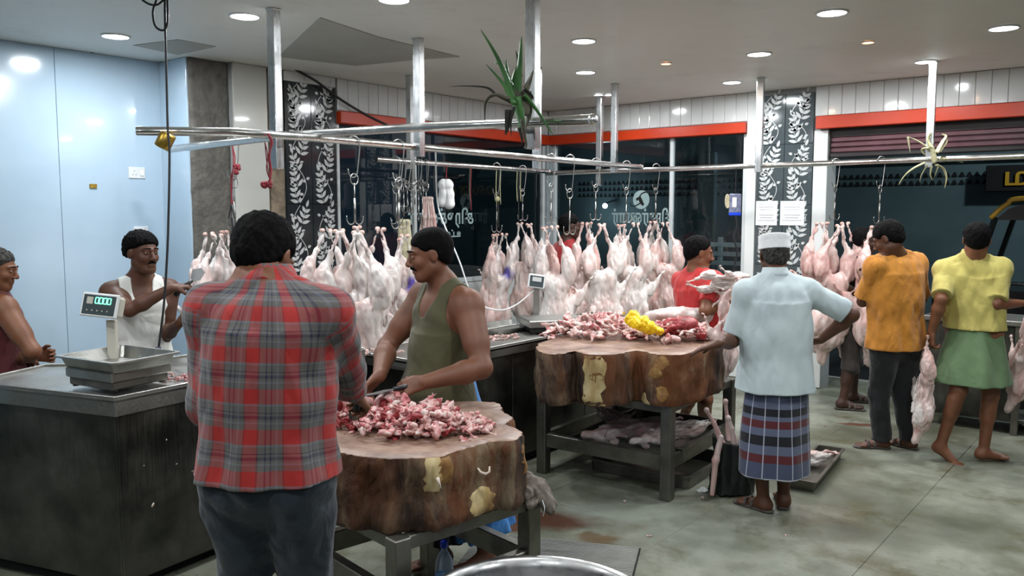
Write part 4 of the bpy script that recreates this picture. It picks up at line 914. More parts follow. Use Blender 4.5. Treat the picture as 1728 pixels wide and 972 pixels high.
# ---- 1 man in the plaid shirt, back to the camera
P = Person('p', 'man from behind in a red and grey plaid shirt, bending over the front chopping block',
    head=D(446, 436, 2.47), look=(ang(.3, 1), 34, 0), neck=D(455, 487, 2.40), pelvis=D(450, 795, 2.42), chest=ang(.12, 1), w=1.06,
    rw=D(600, 672, 2.86), re=D(625, 760, 2.35), lw=D(385, 650, 2.72), le=D(330, 690, 2.3), rh=dict(d=img(.2, .9, -.5), n=img(-.7, 0, -.6), t=img(-.4, .6, .5), curl=.8), lh=dict(d=img(.8, .6, -.2), n=img(0, .2, -1), t=img(.3, 1, 0), curl=.8),
    ra=Z(505, 1190, .07), la=Z(400, 1190, .07), rf=img(.15, 1), lf=img(-.2, 1), res=.0065, arm=1.05)
P.build_body('skin_brown'); P.hair('hair_black', .012, line=(.085, .06), nape=(-.09, -.10)); P.eyes()
P.top('plaid_shirt', 'plaid', .015, -.005, forearm=.8, uv=True, loose=1.35, wr=.006, hemflare=.012, res=.006); P.trousers('navy_jeans', .018, .0, wr=.01)
P.sandals(); PM = P
# ---- 2 man in the olive vest
P = Person('p', 'moustached man in an olive sleeveless vest with a cleaver, behind the front chopping block',
    head=D(724, 431, 3.92), look=(ang(-1, -.3), 10, 0), neck=D(752, 484, 3.98), pelvis=D(752, 684, 4.06), chest=ang(-1, -.75), hips=ang(-.9, -.5), w=1.14, belly=.05, arm=1.24,
    rw=D(640, 635, 3.85), re=D(655, 575, 4.15), lw=D(716, 645, 3.62), le=D(840, 605, 3.75), ua=.315, fa=.27,
    rh=dict(d=img(-.5, -.3, -.5), n=img(.7, -.4, -.3), t=img(-.3, -.6, .6), curl=.9), lh=dict(d=img(-.9, -.1, -.25), n=img(0, .75, -.5), t=img(-.5, .2, .9), curl=.95, thumb=.9),
    ra=Z(745, 930, .09), la=Z(820, 930, .09), rf=img(-1, -.5), lf=img(-.8, -.7), res=.0052, shl=(0, 0, .0))
P.build_body('skin_tan'); P.hair('hair_black', .010, line=(.083, .062), nape=(-.095, -.075), curly=.002); P.eyes(); P.moustache('hair_black', .033)
P.vest('vest', 'olive_knit', .006, .02, 1.2, .004, .0052, back=.14, hole=.022); P.skirt('blue_lungi', .18, r0=(.16, .14), r1=(.15, .15), folds=(6, .02, 1.), ctr=Z(815, 925, .1)); P.skirt('navy_shorts', .14, 'navy_cloth', r0=(.13, .12), r1=(.13, .12), ctr=Z(738, 925, .1), top_=.0); P.trousers('navy_shorts', .02, .03, .8, name='shorts')
s = SD(); 
MB().tube([P.N+P.r*.066*math.cos(a)+P.f*(.02+.075*math.sin(a))+P.up*(.012-.085*max(0, math.sin(a))**2) for a in np.linspace(0, 6.283, 30)], .002, 5).build('neck_cord', 'black_plastic', P.root, True); OM = P
# ---- 3 man in the white vest
P = Person('p', 'young man in a white sleeveless vest, raising a big knife to the carcasses',
    head=D(241, 428, 4.9), look=(ang(1, -.62), 2, 0), neck=D(236, 474, 4.97), pelvis=D(242, 608, 5.05), chest=ang(.65, -1), hips=ang(.3, -1), w=.98,
    rw=D(290, 486, 4.75), re=D(205, 545, 4.65), lw=D(303, 545, 4.85), le=D(283, 610, 4.95), ua=.28, fa=.26, res=.0058,
    rh=dict(d=img(.9, .25, .1), n=img(.2, .3, -1), t=img(.5, -.9, .2), curl=1.2, thumb=.9), lh=dict(d=img(.6, -.1, .7), n=img(.5, .6, -.3), t=img(.2, -.5, .6), curl=.6), ra=Z(225, 818, .09), la=Z(262, 818, .09))
P.build_body('skin_dark'); P.hair('hair_black', .020, line=(.085, .066), nape=(-.095, -.03), curly=.006); P.eyes(); P.moustache('hair_black', .026)
P.vest('vest', 'white_vest', .006, -.06, 1.6, .007, .0055); P.skirt('checked_lungi', .45); WV = P
# ---- 4 grey-haired man at the left edge
P = Person('p', 'grey-haired man in a maroon sleeveless vest at the left edge of the picture',
    head=D(-2, 455, 4.9), look=(ang(1, .12), 12, 0), neck=D(-10, 498, 4.98), pelvis=D(-5, 640, 5.0), chest=ang(.75, .75), hips=ang(.75, .7), w=1.22, arm=1.2, hs=1.1,
    rw=D(38, 606, 4.95), re=D(72, 605, 4.7), lw=D(60, 600, 5.2), le=D(30, 600, 5.2), ua=.33, fa=.25, res=.006, shr=(0, 0, -.01),
    rh=dict(d=img(-.3, .8, -.2), n=img(0, 0, -1), t=img(1, .5, 0), curl=.6), lh=dict(curl=.7), ra=Z(-20, 822, .09), la=Z(15, 822, .09))
P.build_body('skin_brown'); P.hair('hair_grey', .009, line=(.08, .068), nape=(-.095, -.085)); P.eyes()
P.vest('vest', 'maroon_knit', .007, -.03, 1.2, .004, back=.12); P.skirt('checked_lungi', .3)
# ---- 5 man in the red shirt carrying a carcass
P = Person('p', 'man in a red shirt carrying a skinned carcass on his arm, behind the rear block',
    head=D(1180, 428, 6.05), look=(ang(1, .05), 10, 0), neck=D(1174, 460, 6.08), pelvis=D(1188, 580, 6.12), chest=ang(.85, .45), hips=ang(.8, .5), w=1.1,
    rw=D(1222, 512, 5.95), re=D(1200, 545, 5.8), lw=D(1235, 505, 6.35), le=D(1215, 540, 6.35), ua=.27, fa=.25, res=.0068,
    rh=dict(d=img(.6, .6, .3), n=img(0, 0, 1), t=img(1, 0, 0), curl=.5), lh=dict(curl=.4), ra=Z(1150, 712, .08), la=Z(1190, 722, .08), rf=img(.4, -.6), lf=img(.5, -.8), rk=D(1155, 640, 5.6), lk=D(1200, 640, 5.6))
P.build_body('skin_brown'); P.hair('hair_black', .009, line=(.07, .075), nape=(-.095, -.085)); P.eyes(); P.moustache()
P.top('shirt', 'red_cloth', .014, -.03, sleeve=.75, wr=.006); P.trousers('denim', .012, .06, .42, name='folded_jeans'); RS = P
# ---- 6 man with the white cap
P = Person('p', 'man from behind in a white skullcap, pale blue shirt and striped lungi',
    head=D(1306, 432, 4.80), look=(ang(.0, 1), 12, 0), neck=D(1310, 474, 4.72), pelvis=D(1310, 640, 4.74), chest=ang(-.05, 1), w=1.05,
    lw=D(1212, 580, 4.55), le=D(1240, 560, 4.75), rw=D(1385, 573, 4.9), re=D(1450, 530, 4.7), ua=.29, fa=.26, res=.0062,
    lh=dict(d=img(-.9, .3, -.35), n=img(0, 0, -1), t=img(0, 1, 0), curl=.15), rh=dict(d=img(-.7, .3, -.3), n=img(-.8, .5, .1), t=img(0, -.5, -.9), curl=.7),
    la=Z(1288, 842, .07), ra=Z(1322, 836, .07), lf=img(-.6, .8), rf=img(.25, 1))
P.build_body('skin_dark'); P.hair('hair_grey', .004, line=(.08, -.0), nape=(-.09, -.09), curly=.002); P.eyes()
s = SD(); h = P.X; s.fru(P.H+h@V3(0, -.012, .035), P.H+h@V3(0, -.016, .118), (.090, .110), (.083, .102), h[:, 0], .02, cl=None); s.ell(P.H+h@V3(0, -.016, .105), (.077, .095, .022), h, .02); P.place('skullcap', s.mesh('skullcap', .004, 'cap_white'))
P.top('shirt', 'pale_blue_shirt', .018, -.06, sleeve=.86, wr=.005, loose=1.6, hemflare=.012); P.skirt('striped_lungi', Z(1300, 803, 0)[2]+.245, r0=(.165, .14), r1=(.205, .17), folds=(4, .007, .5), uv=True, top_=.0); P.sandals(); WC = P
# ---- 7 man in the mustard shirt
P = Person('p', 'man from behind in a mustard orange shirt and black trousers, head bent down',
    head=D(1498, 404, 5.85), look=(ang(-.75, .6), 28, 0), neck=D(1512, 432, 5.9), pelvis=D(1512, 575, 5.95), chest=ang(-.35, 1), w=1.12,
    lw=D(1458, 475, 6.15), le=D(1462, 510, 5.8), rw=D(1500, 500, 6.25), re=D(1572, 520, 6.0), ua=.28, fa=.25, res=.0068,
    lh=dict(d=img(.3, .4, .6), n=img(.2, 1, .3), curl=.7), rh=dict(curl=.7), la=Z(1488, 741, .07), ra=Z(1535, 741, .07), lf=img(-1, .15), rf=img(-.6, .8))
P.build_body('skin_dark'); P.hair('hair_black', .012, line=(.085, .055), nape=(-.09, -.085)); P.eyes()
P.top('shirt', 'mustard', .017, -.055, sleeve=.9, wr=.007, loose=1.5); P.trousers('black_trousers', .012, -.03, 1.0, wr=.008); P.sandals(); OS = P
# ---- 8 man in the yellow shirt, walking
P = Person('p', 'barefoot man in a yellow shirt and green lungi walking with carcasses in his hands',
    head=D(1648, 406, 5.75), look=(ang(.45, 1), 6, 0), neck=D(1640, 439, 5.8), pelvis=D(1644, 560, 5.8), chest=ang(.35, 1), hips=ang(.7, .7), w=1.06,
    lw=D(1572, 560, 5.8), le=D(1585, 520, 5.7), rw=D(1722, 512, 5.75), re=D(1668, 530, 5.6), ua=.275, fa=.25, res=.0066,
    lh=dict(d=img(0, 0, -1), n=img(1, 0, 0), t=img(0, 1, 0), curl=.9), rh=dict(d=img(1, .3, .1), n=img(0, 0, -1), t=img(0, 1, 0), curl=.8),
    la=Z(1588, 748, .12), ra=Z(1660, 760, .075), lk=D(1640, 670, 5.6), rk=D(1680, 660, 5.8), lf=img(.55, -.5), rf=img(1, -.05), llift=.55)
P.build_body('skin_brown'); P.hair('hair_black', .011, line=(.085, .055), nape=(-.09, -.085)); P.eyes()
P.top('shirt', 'lemon_shirt', .016, .025, sleeve=.88, wr=.006, loose=1.3); P.skirt('green_cloth', .555, r0=(.165, .135), r1=(.245, .25), folds=(5, .012, .5), top_=.05); YS = P
# ---- 9 dark man half hidden behind the right carcasses
P = Person('p', 'dark-clothed man facing sideways, half hidden behind the carcasses beside the mustard shirt',
    head=D(1459, 408, 7.3), look=(ang(1, -.3), 6, 0), neck=D(1450, 434, 7.38), pelvis=D(1432, 552, 7.4), chest=ang(1, -.2), w=.95,
    lw=D(1470, 490, 7.3), le=D(1440, 520, 7.5), rw=D(1460, 500, 7.2), re=D(1430, 510, 7.2), res=.008, ra=Z(1422, 676, .08), la=Z(1440, 664, .08), rf=img(1, -.3), lf=img(1, -.2))
P.build_body('skin_deep'); P.hair('hair_black', .010); P.top('shirt', 'dark_shirt', .014, -.05); P.trousers('dark_shirt', .012, .05, .55, name='shorts'); P.sandals()
# ---- 10 red-shirted man in the far corner
P = Person('p', 'man in a dark red shirt in the far corner, seen between hanging carcasses',
    head=D(963, 382, 8.3), look=(ang(1, .2), 5, 0), neck=D(955, 412, 8.35), pelvis=D(955, 500, 8.4), chest=ang(.9, .4), w=1.0,
    lw=D(975, 480, 8.6), le=D(960, 480, 8.7), rw=D(985, 470, 8.2), re=D(965, 475, 8.1), res=.0085, ra=Z(948, 638, .08), la=Z(962, 634, .08))
P.build_body('skin_deep'); P.hair('hair_black', .012); P.top('shirt', 'red_far', .014, -.05); P.trousers('black_trousers', .014, .05, 1.)
# ================================================================ carcasses
def flesh(name, stops, pink, seed, stamp=None, fs=1.):
    t = NT(name); c = t.coords('Object', (1, 1, .45), True); n1 = t.noise(c, 9*fs, 6, .6, .8); a = t.ramp(n1, stops)
    a = t.mix(t.ramp(t.noise(c, 4*fs, 5, .6, .5), [(.45, 0.), (.68, .85)]), a, pink); a = t.mix(t.ramp(t.noise(c, 23*(fs**.5), 5, .7, 1.5), [(.60, 0.), (.72, .7)]), a, 'a8433f')
    if stamp:
        tc = t.n('ShaderNodeTexCoord'); vm = t.n('ShaderNodeVectorMath', operation='DISTANCE'); t.l(tc.outputs['Object'], vm.inputs[0]); vm.inputs[1].default_value = stamp
        m = t.n('ShaderNodeMath', operation='ADD'); t.l(vm.outputs['Value'], m.inputs[0]); ml = t.n('ShaderNodeMath', operation='MULTIPLY'); ml.inputs[1].default_value = .08; t.l(n1, ml.inputs[0]); t.l(ml.outputs[0], m.inputs[1])
        a = t.mix(t.ramp(m.outputs[0], [(.085, .95), (.12, 0.)]), a, '4a3a9c')
    t.l(a, t.b.inputs['Base Color']); t.set(Roughness=.34, Subsurface_Weight=.12, Subsurface_Scale=.02); t.b.inputs['Subsurface Radius'].default_value = (1, .35, .25)
    t.l(t.bump(n1, .6, .012, t.bump(t.noise(c, 45, 4), .25, .003)), t.b.inputs['Normal']); return t.m
flesh('carcass_fat', [(.3, 'a69a97'), (.43, 'cdc4c0'), (.55, 'e2dbd6'), (.68, 'b9adaa')], 'c89d95', 1); flesh('carcass_fat_stamped', [(.3, 'a69a97'), (.43, 'cdc4c0'), (.55, 'e2dbd6'), (.68, 'b9adaa')], 'c89d95', 1, (.06, -.03, -.36))
flesh('carcass_pink', [(.3, 'b89791'), (.5, 'dac9c4'), (.72, 'c4a199')], 'c2908a', 2)
flesh('meat', [(.28, '7d2628'), (.42, 'b0555a'), (.5, 'd9b3ad'), (.62, 'dcc4be'), (.72, '9d4346')], 'b86a6c', 3, None, 3.2); flesh('meat_pale', [(.28, '9a5450'), (.42, 'c9908a'), (.52, 'dccac4'), (.65, 'd4bdb6'), (.75, 'a3605c')], 'c7928c', 3, None, 3.2); flesh('meat_red', [(.3, '5c1518'), (.5, '8f2b2e'), (.7, 'b0595a')], '9d3336', 4, None, 3.)
pm('cavity', [(.3, '5a1f1f'), (.7, '8c4542')], 12, .4); pm('bone_end', [(.3, 'b07068'), (.7, 'e0c8bc')], 30, .4)
def carcass_mesh(v, res=.0072):
    s = SD(); r_ = np.random.RandomState(v+7); wide = (1.12, .72, 1.2, .8, 1.0, .84)[v]; spl = (.105, .05, .125, .055, .10, .075)[v]
    for sg in (1, -1):
        j = r_.uniform(-.012, .012, 6); sp = spl*(1+.35*r_.randn()*.5)
        a = V3(sg*.016, j[0], -.005); b = V3(sg*(.02+sp*.38), .010+j[1], -.125+j[2]); c = V3(sg*(.03+sp*.66), j[3], -.195)
        s.cap(a, a-V3(0, 0, .02), .0145, .011, .008); s.cap(a, b, .0098, .0115, .01); s.cap(a-V3(0, .016, .03), b-V3(0, .02, -.02), .005, .007, .006); s.ell(b, (.018, .02, .026), k=.01); s.cap(b, c, .0135, .033, .02); s.cap(b+V3(0, -.018, .01), c+V3(0, -.035, -.02), .008, .022, .012)
        t_ = V3(sg*(.02+sp*.85), -.008, -.30); s.ell(t_, (.054*wide, .066, .125), k=.02); s.ell(t_+V3(sg*.022, .03, -.02), (.026, .03, .085), k=.010); s.ell(t_+V3(-sg*.02, .035, .005), (.022, .026, .075), k=.010); s.ell(t_+V3(sg*.01, -.035, -.05), (.045*wide, .045, .09), k=.015)
        s.ell(V3(sg*.055*wide, -.01, -.44), (.05*wide, .065, .08), k=.02)
        # flank skirt hanging from thigh to rib
        s.cap(V3(sg*(.03+sp*.8), .05, -.36), V3(sg*.10*wide, .07, -.60), .010, .018, .02); s.ell(V3(sg*.095*wide, .05, -.56), (.02, .035, .08), k=.015)
    s.ell((0, -.03, -.47), (.072*wide, .055, .1), k=.04); s.ell((0, -.01, -.58), (.088*wide, .066, .12), k=.04)
    s.ell((0, 0, -.73), (.128*wide, .102, .17), k=.04); s.ell((.01, .01, -.86), (.112*wide, .096, .13), k=.03)
    s.cap((0, .02, -.94), (.012, .06, -1.08), .055, .042, .04)
    for sg in (1, -1): s.ell((sg*.105*wide, .025, -.80), (.034, .07, .12), k=.012); s.ell((sg*.09*wide, -.04, -.77), (.05, .05, .10), k=.012)
    out = {0: ((1, .9),), 1: (), 2: ((1, 1.), (-1, .8)), 3: (), 4: ((-1, 1.1), (1, .35)), 5: ((1, .55),)}[v]
    for sg, sp in out:
        p0 = V3(sg*.07*wide, .03, -.62); p1 = V3(sg*(.13+.05*sp), .07, -.56); p2 = V3(sg*(.16+.12*sp), .09, -.42); p3 = V3(sg*(.15+.17*sp), .10, -.385)
        s.cap(p0, p1, .055, .030, .05); s.cap(p1, p2, .024, .0115, .02); s.cap(p1+V3(0, .02, .0), p2+V3(0, .012, 0), .012, .006, .008); s.cap(p2, p3, .0125, .010, .01); s.ell(p2, (.018, .016, .016), k=.008); s.ell(p3, (.019, .014, .013), k=.006)
        s.cap(V3(sg*.05, .04, -.42), p1+V3(0, 0, .03), .007, .012, .03); s.cap(p1, V3(sg*.06*wide, .06, -.75), .03, .03, .05)
    if v in (0, 2, 4):
        s.cap((0, .10, -.48), (.01, .125, -.80), .016, .028, .012, op=-1)
        for sg in (1, -1): s.cap((sg*.02, .075, -.47), (sg*.035, .105, -.78), .008, .012, .012)
    if v in (2, 3):
        s.cap((.02, .07, -.36), (.045, .10, -.50), .010, .022, .02); s.cap((-.03, .07, -.40), (-.055, .09, -.58), .008, .018, .02); s.ell((.03, .10, -.55), (.03, .012, .05), k=.01)
    for i in range(7): s.cap((.10*wide, .045-.004*i, -.62-.042*i), (.03, .112, -.66-.042*i), .0045, .0035, .01)
    s.nz = [((29, 29, 13), .008, v+1.), ((36, 30, 12), .0055, v+8., 1), ((75, 68, 30), .0036, v+2., 1), ((140, 130, 70), .0013, v+4., 1)]
    return s.mesh('carcass', res, 'carcass_fat')
CM = [carcass_mesh(v) for v in range(6)]
CMs = CM[3].copy(); CMs.materials[0] = MATS['carcass_fat_stamped']; CMp = [m.copy() for m in CM]
for m in CMp: m.materials[0] = MATS['carcass_pink']
shank_tip = MB().lathe([(.0005, .012), (.011, .010), (.016, 0), (.013, -.012), (.0005, -.014)], 8); SHT = mkmesh('shank_end', shank_tip.v, shank_tip.f, ['bone_end'], True)
def carcass(p, v, rz, label, sc=1., group=None, rot=None, me=None):
    o = thing('goat_carcass', label, 'carcass', p, rot if rot is not None else (random.uniform(-.06, .06), random.uniform(-.09, .09), rz), group); o.scale = (sc*1.14, sc*1.12, sc*1.10) if rot is None else (sc,)*3
    link('flayed_body', me or CM[v], o)
    for sg in (1, -1): link('shank_end', SHT, o, (sg*.022, 0, .005))
    return o
def meat_hook(p, label, rz=0, group='meat hooks on the pipes', ln=1.0, prong=True, drop=None):
    t = thing('meat_hook', label, 'hook', p, (0, 0, rz), group); k = (drop or .44)/.44; t.scale = (min(k, 1.15), min(k, 1.15), k)
    link('s_hook', HM['s'], t, (0, 0, 0)); link('ring', HM['ring'], t, (0, 0, -.195), (0, 0, .5)); link('shank', HM['shank'], t, (0, 0, -.215))
    if prong:
        for i in range(2): link('prong', HM['prong'], t, (0, 0, -.41), (0, 0, i*math.pi))
    return t
def cluster(px, py, which, members, hooklab, pp=None):
    pp = pipe_pt(which, px) if pp is None else pp; d = (pp-CAM)@fw; zt = D(px, py, d)[2]
    meat_hook(pp, hooklab, R(38.9)+.3, drop=pp[2]-zt-.03)
    for (dr, da, dz, v, rz, sc, lab, *me) in members:
        q = V3(pp[0], pp[1], zt+.0)+img(1, 0)*dr+img(0, 1)*da+V3(0, 0, dz); carcass(q, v, R(38.9)+rz, lab, sc, 'goat carcasses hanging from the steel pipes', me=me[0] if me else None)
PI = math.pi
cluster(392, 396, 2, [(-.19, .0, .0, 4, .2, 1.0, 'leftmost hanging goat carcass, next to the white-vested man\'s knife'), (-.10, -.08, -.01, 0, .5, .98, 'goat carcass in front in the cluster left of the plaid shirt man\'s head'), (-.12, .12, .01, 2, 2.6, .98, 'goat carcass at the back of the cluster left of the plaid shirt man\'s head'), (.02, .06, .0, 5, -.6, .96, 'goat carcass just left of the plaid shirt man\'s head, against the raw column')],
    'black-corded meat hook hanging before the raw concrete column')
cluster(597, 388, 1, [(-.20, .04, -.01, 4, .3, 1.0, 'leftmost goat carcass of the big cluster before the patterned tile pier, leg bent outwards'), (-.09, -.08, -.01, 2, .5, .98, 'goat carcass with hanging flaps, left of the middle of the big cluster'), (.04, -.12, -.02, 0, -.15, 1.06, 'broad pale goat carcass in front of the big cluster behind the plaid shoulder', CM[2]), (.16, .05, .0, 0, -.5, 1.0, 'goat carcass at the right of the big cluster, leg pointing at the olive man'), (-.01, .12, .01, 1, .9, .9, 'goat carcass hidden at the back of the big cluster')],
    'long shanked meat hook over the big carcass cluster left of the olive man')
cluster(672, 395, 1, [(.02, .12, -.02, 3, .4, .9, 'purple-stamped goat carcass right behind the olive man\'s face', CMs), (-.03, .25, -.05, 1, 1.4, .85, 'narrow goat carcass beside the purple-stamped one behind the olive man')], 'meat hook hidden behind the olive man\'s head')
cluster(838, 398, 3, [(-.03, 0, 0, 1, 1.2, .98, 'narrow pinkish goat carcass, first one right of the olive man\'s shoulder', CMp[1]), (.075, 0, .01, 3, .3, .98, 'purple-stamped narrow goat carcass right of the olive man', CMs), (.0, .25, 0, 5, 2, .9, 'goat carcass behind the first two right of the olive man')], 'black double hook right of the olive man holding two narrow carcasses')
cluster(882, 378, 3, [(-.03, .0, 0, 5, -.4, .98, 'goat carcass left of the small scale display'), (.07, .08, -.01, 1, .3, .98, 'goat carcass directly behind the small scale display')], 'meat hook above the small scale display')
cluster(930, 384, 1, [(-.05, .12, -.01, 1, .6, .95, 'goat carcass between the small scale display and the broad pale one'), (.03, 0, 0, 0, -.1, 1.0, 'broad pale goat carcass just right of the small scale display, foreleg raised')], 'chained meat hook just right of the small scale display')
cluster(1006, 378, 1, [(-.10, .02, 0, 5, .4, .98, 'narrow goat carcass under the second ringed hook from the corner column', CMp[5]), (.05, -.08, -.01, 2, .25, 1.0, 'goat carcass with a ruffled flank, behind the rear weighing scale'), (-.02, .22, 0, 1, 1.5, .95, 'goat carcass at the back under the second ringed hook')], 'second ringed meat hook right of the corner column')
cluster(1058, 382, 1, [(-.05, .12, 0, 1, .8, .98, 'goat carcass behind the yellow plastic bag, left one'), (.09, -.03, .02, 0, .0, 1.0, 'large smooth goat carcass above the yellow plastic bag'), (.02, .3, 0, 3, 1.1, .95, 'goat carcass at the back under the ring with the round shop emblem')], 'ringed meat hook just left of the round shop emblem')
cluster(1108, 376, 1, [(-.02, .06, 0, 4, .3, 1.0, 'goat carcass left of the red-shirted man, shanks highest'), (.10, .0, -.01, 0, -.4, 1.0, 'pinkish goat carcass touching the red shirt', CMp[0]), (.04, .25, 0, 2, 2, .95, 'goat carcass at the back beside the red shirt')], 'meat hook with an open ring just right of the round shop emblem')
cluster(1411, 378, 4, [(-.13, .0, 0, 4, .2, .95, 'goat carcass at the left of the cluster before the white pillar', CMp[4]), (.02, -.08, -.02, 2, .1, 1.0, 'pink goat carcass at the front of the cluster left of the mustard shirt', CMp[2]), (.12, .06, 0, 0, -.3, 1.0, 'goat carcass beside the mustard shirt, with a small blue stamp', CMp[0]), (.0, .16, 0, 1, 1, .95, 'goat carcass at the back of the cluster left of the mustard shirt')], 'ringed meat hook before the white pillar at the opening')
cluster(1487, 384, 4, [(-.03, .02, 0, 4, .3, 1.0, 'goat carcass mostly hidden behind the man in the mustard shirt', CMp[4])], 'ringed meat hook above the man in the mustard shirt')
meat_hook(pipe_pt(1, 962), 'empty meat hook with two bare prongs above the far red-shirted man', R(38.9), drop=.66)
# bundle of spare hooks on the hindmost pipe
for i in range(13):
    px = 668+i*4.2+(i % 3)*2; p = pipe_pt(3, px); t = meat_hook(p, 'spare steel hook bunched with others on the hindmost pipe above the olive man', random.uniform(-1, 1), 'bunch of spare hooks', drop=random.uniform(.38, .6), prong=i % 2 == 0)
# shanks and offal hanging above the olive man
def strips(px, py0, py1, which, n, mat, label, cat, spread, w0, w1):
    p = pipe_pt(which, px); d = (p-CAM)@fw; t = thing('hanging_'+cat.replace(' ', '_'), label, cat, D(px, py0, d)); L = (py1-py0)*d/FPX
    for i in range(n):
        s = SD(); x0 = (i-(n-1)/2)*spread*.5; x1 = (i-(n-1)/2)*spread; e1 = img(1, 0); r_ = random.random
        pts = [V3(0, 0, 0)+e1*x0, e1*(x0+x1)/2+V3(0, 0, -L*.5)+e1*.01*r_(), e1*x1+V3(0, 0, -L*(.85+.15*r_()))]
        s.cap(pts[0], pts[1], w0, (w0+w1)/2, .01); s.cap(pts[1], pts[2], (w0+w1)/2, w1, .02); s.ell(pts[0], w0*1.4, k=.01); s.nz = [((60, 60, 25), .003, i*1.)]
        link('strip', s.mesh('strip', .006, mat), t)
strips(722, 335, 400, 3, 5, 'carcass_pink', 'bunch of skinned shanks hanging above the olive man\'s head', 'shanks', .035, .013, .02)
pm('tripe', [(.3, 'b3a98c'), (.7, 'cfc6a8')], 9, .7, bump=.5); strips(682, 375, 470, 3, 3, 'tripe', 'cream-coloured tripe hanging on hooks left of the olive man\'s head', 'tripe', .06, .02, .04)
strips(752, 312, 344, 3, 2, 'paper', 'white plastic bags tied to the hindmost pipe', 'plastic bags', .07, .04, .05)
# ================================================================ meat on the blocks
def meat_mesh(v, sc=1., mat='meat'):
    s = SD(); r_ = np.random.RandomState(v+50); n = 3+v % 3; p = V3(r_.uniform(-.02, .02), r_.uniform(-.02, .02), .014)
    for i in range(n):
        X = np.array(Euler(tuple(r_.uniform(-1, 1, 3)*(.7, .7, 3))).to_matrix()); q = p+np.array([r_.uniform(-.032, .032), r_.uniform(-.032, .032), r_.uniform(-.006, .012)])
        s.ell(q, (r_.uniform(.014, .032), r_.uniform(.010, .022), r_.uniform(.006, .013)), X, .004)
        if r_.rand() < .6: s.cap(p, q, r_.uniform(.005, .010), r_.uniform(.006, .012), .006)
        p = q
    if v % 3 == 0: a = r_.uniform(0, 6.28); d = V3(math.cos(a), math.sin(a), .15); s.cap(p, p+d*.05, .006, .0075, .004); s.ell(p+d*.052, (.012, .010, .010), k=.004)
    if v % 4 == 1: s.ell((0, 0, .022), (.04, .03, .004), np.array(Euler((.3, .4, v)).to_matrix()), .003)
    s.nz = [((90, 90, 90), .0035, v*1., 1), ((190, 170, 180), .0018, v*2., 1)]
    return s.mesh('meat_piece', .0058, mat)
MM = [meat_mesh(v) for v in range(12)]; MMp = [m.copy() for m in MM]; MMr = [m.copy() for m in MM[:5]]
for m in MMp: m.materials[0] = MATS['meat_pale']
for m in MMr: m.materials[0] = MATS['meat_red']
def heap(cx, cy, ax, ay, rot, z0, hgt, n, meshes, label, group, seed, smin=.7, smax=1.15, name='meat_piece'):
    r_ = random.Random(seed); ca, sa = math.cos(rot), math.sin(rot)
    for i in range(n):
        rr = math.sqrt((i+.5)/n)*(.93+.1*r_.random()); th = i*2.39996+r_.uniform(-.2, .2); u, v = rr*math.cos(th)*ax, rr*math.sin(th)*ay
        hh = hgt*max(0, 1-rr**1.7)*r_.uniform(.75, 1.15)
        o = link(name, r_.choice(meshes), None, (cx+u*ca-v*sa, cy+u*sa+v*ca, z0+hh), (r_.uniform(-.5, .5), r_.uniform(-.5, .5), r_.uniform(0, 6.28))); k = r_.uniform(smin, smax); o.scale = (k, k, k*r_.uniform(.8, 1.1)); red = meshes is not None and o.data.materials[0].name in ('meat', 'meat_red'); pre = {'meat': 'red and white ', 'meat_red': 'deep red ', 'meat_pale': 'pale pinkish '}[o.data.materials[0].name]; dv = V3(u*ca-v*sa, u*sa+v*ca, 0); fr_, si_ = dv@img(0, 1), dv@img(1, 0); wh = ', in the middle' if rr < .62 else (', at its back rim' if fr_ > abs(si_)*.5 else ', at its front rim' if -fr_ > abs(si_)*.5 else ', at its right rim' if si_ > 0 else ', at its left rim'); tag(o, pre+label+wh, 'meat', pre+group+wh)
c = Z(705, 722, B1Z1); heap(c[0], c[1], .285, .165, YAW-.2-.1, B1Z1-.002, .05, 135, MM+MM+MMr[:3]+MMp[:5], 'piece in the flat heap on the front block', 'chopped meat on the front chopping block', 1)
c = Z(590, 716, B1Z1); heap(c[0], c[1], .13, .12, 0, B1Z1, .02, 16, MMr+MM[:4], 'piece at the left end of the front block', 'meat at the left end of the front block', 5)
c = Z(1010, 566, B2Z1); heap(c[0], c[1], .36, .19, R(38.9), B2Z1-.004, .10, 95, MMp+MM[:3], 'piece in the left heap on the rear block', 'chopped meat on the rear chopping block', 2, .8, 1.4)
c = Z(1130, 572, B2Z1); heap(c[0], c[1], .30, .16, R(38.9), B2Z1-.004, .07, 54, MM+MMp+MMr[:2], 'piece in the right heap on the rear block', 'meat right of the yellow bag', 3, .8, 1.5)
# big joints
def joint(p, rz, label, sc=1., mat='meat', mode=0):
    s = SD(); s.ell((0, 0, .05), (.075, .055, .048), k=.02); s.cap((-.06, 0, .05), (.05, .01, .06), .045, .04, .03)
    if mode == 0: s.ell((.075, 0, .055), (.03, .035, .034), k=.01, op=-1)
    s.cap((-.08, .01, .04), (-.14, .03, .03), .022, .016, .03); s.nz = [((45, 45, 45), .006, p[0]), ((120, 110, 90), .002, 1.)]
    o = thing('meat_joint', label, 'meat', p, (0, 0, rz)); o.scale = (sc,)*3; link('muscle', s.mesh('muscle', .006, mat), o)
    s = SD(); s.ell((.05, .0, .055), (.022, .026, .026), k=.01); s.nz = [((90, 90, 90), .004, 1.)]; link('cut_face', s.mesh('cut_face', .006, 'meat_red'), o); return o
joint(Z(655, 700, B1Z1), R(-60), 'large cut leg joint with a dark red face, beside the plaid sleeve', 1.)
joint(Z(585, 700, B1Z1), R(-75), 'large meat joint half behind the plaid shirt man, left end of the front block', 1.05)
joint(Z(1150, 572, B2Z1)+V3(0, 0, .02), R(20), 'red shoulder joint under the white fat sheet on the rear block', 1.25, 'meat_red', 1)
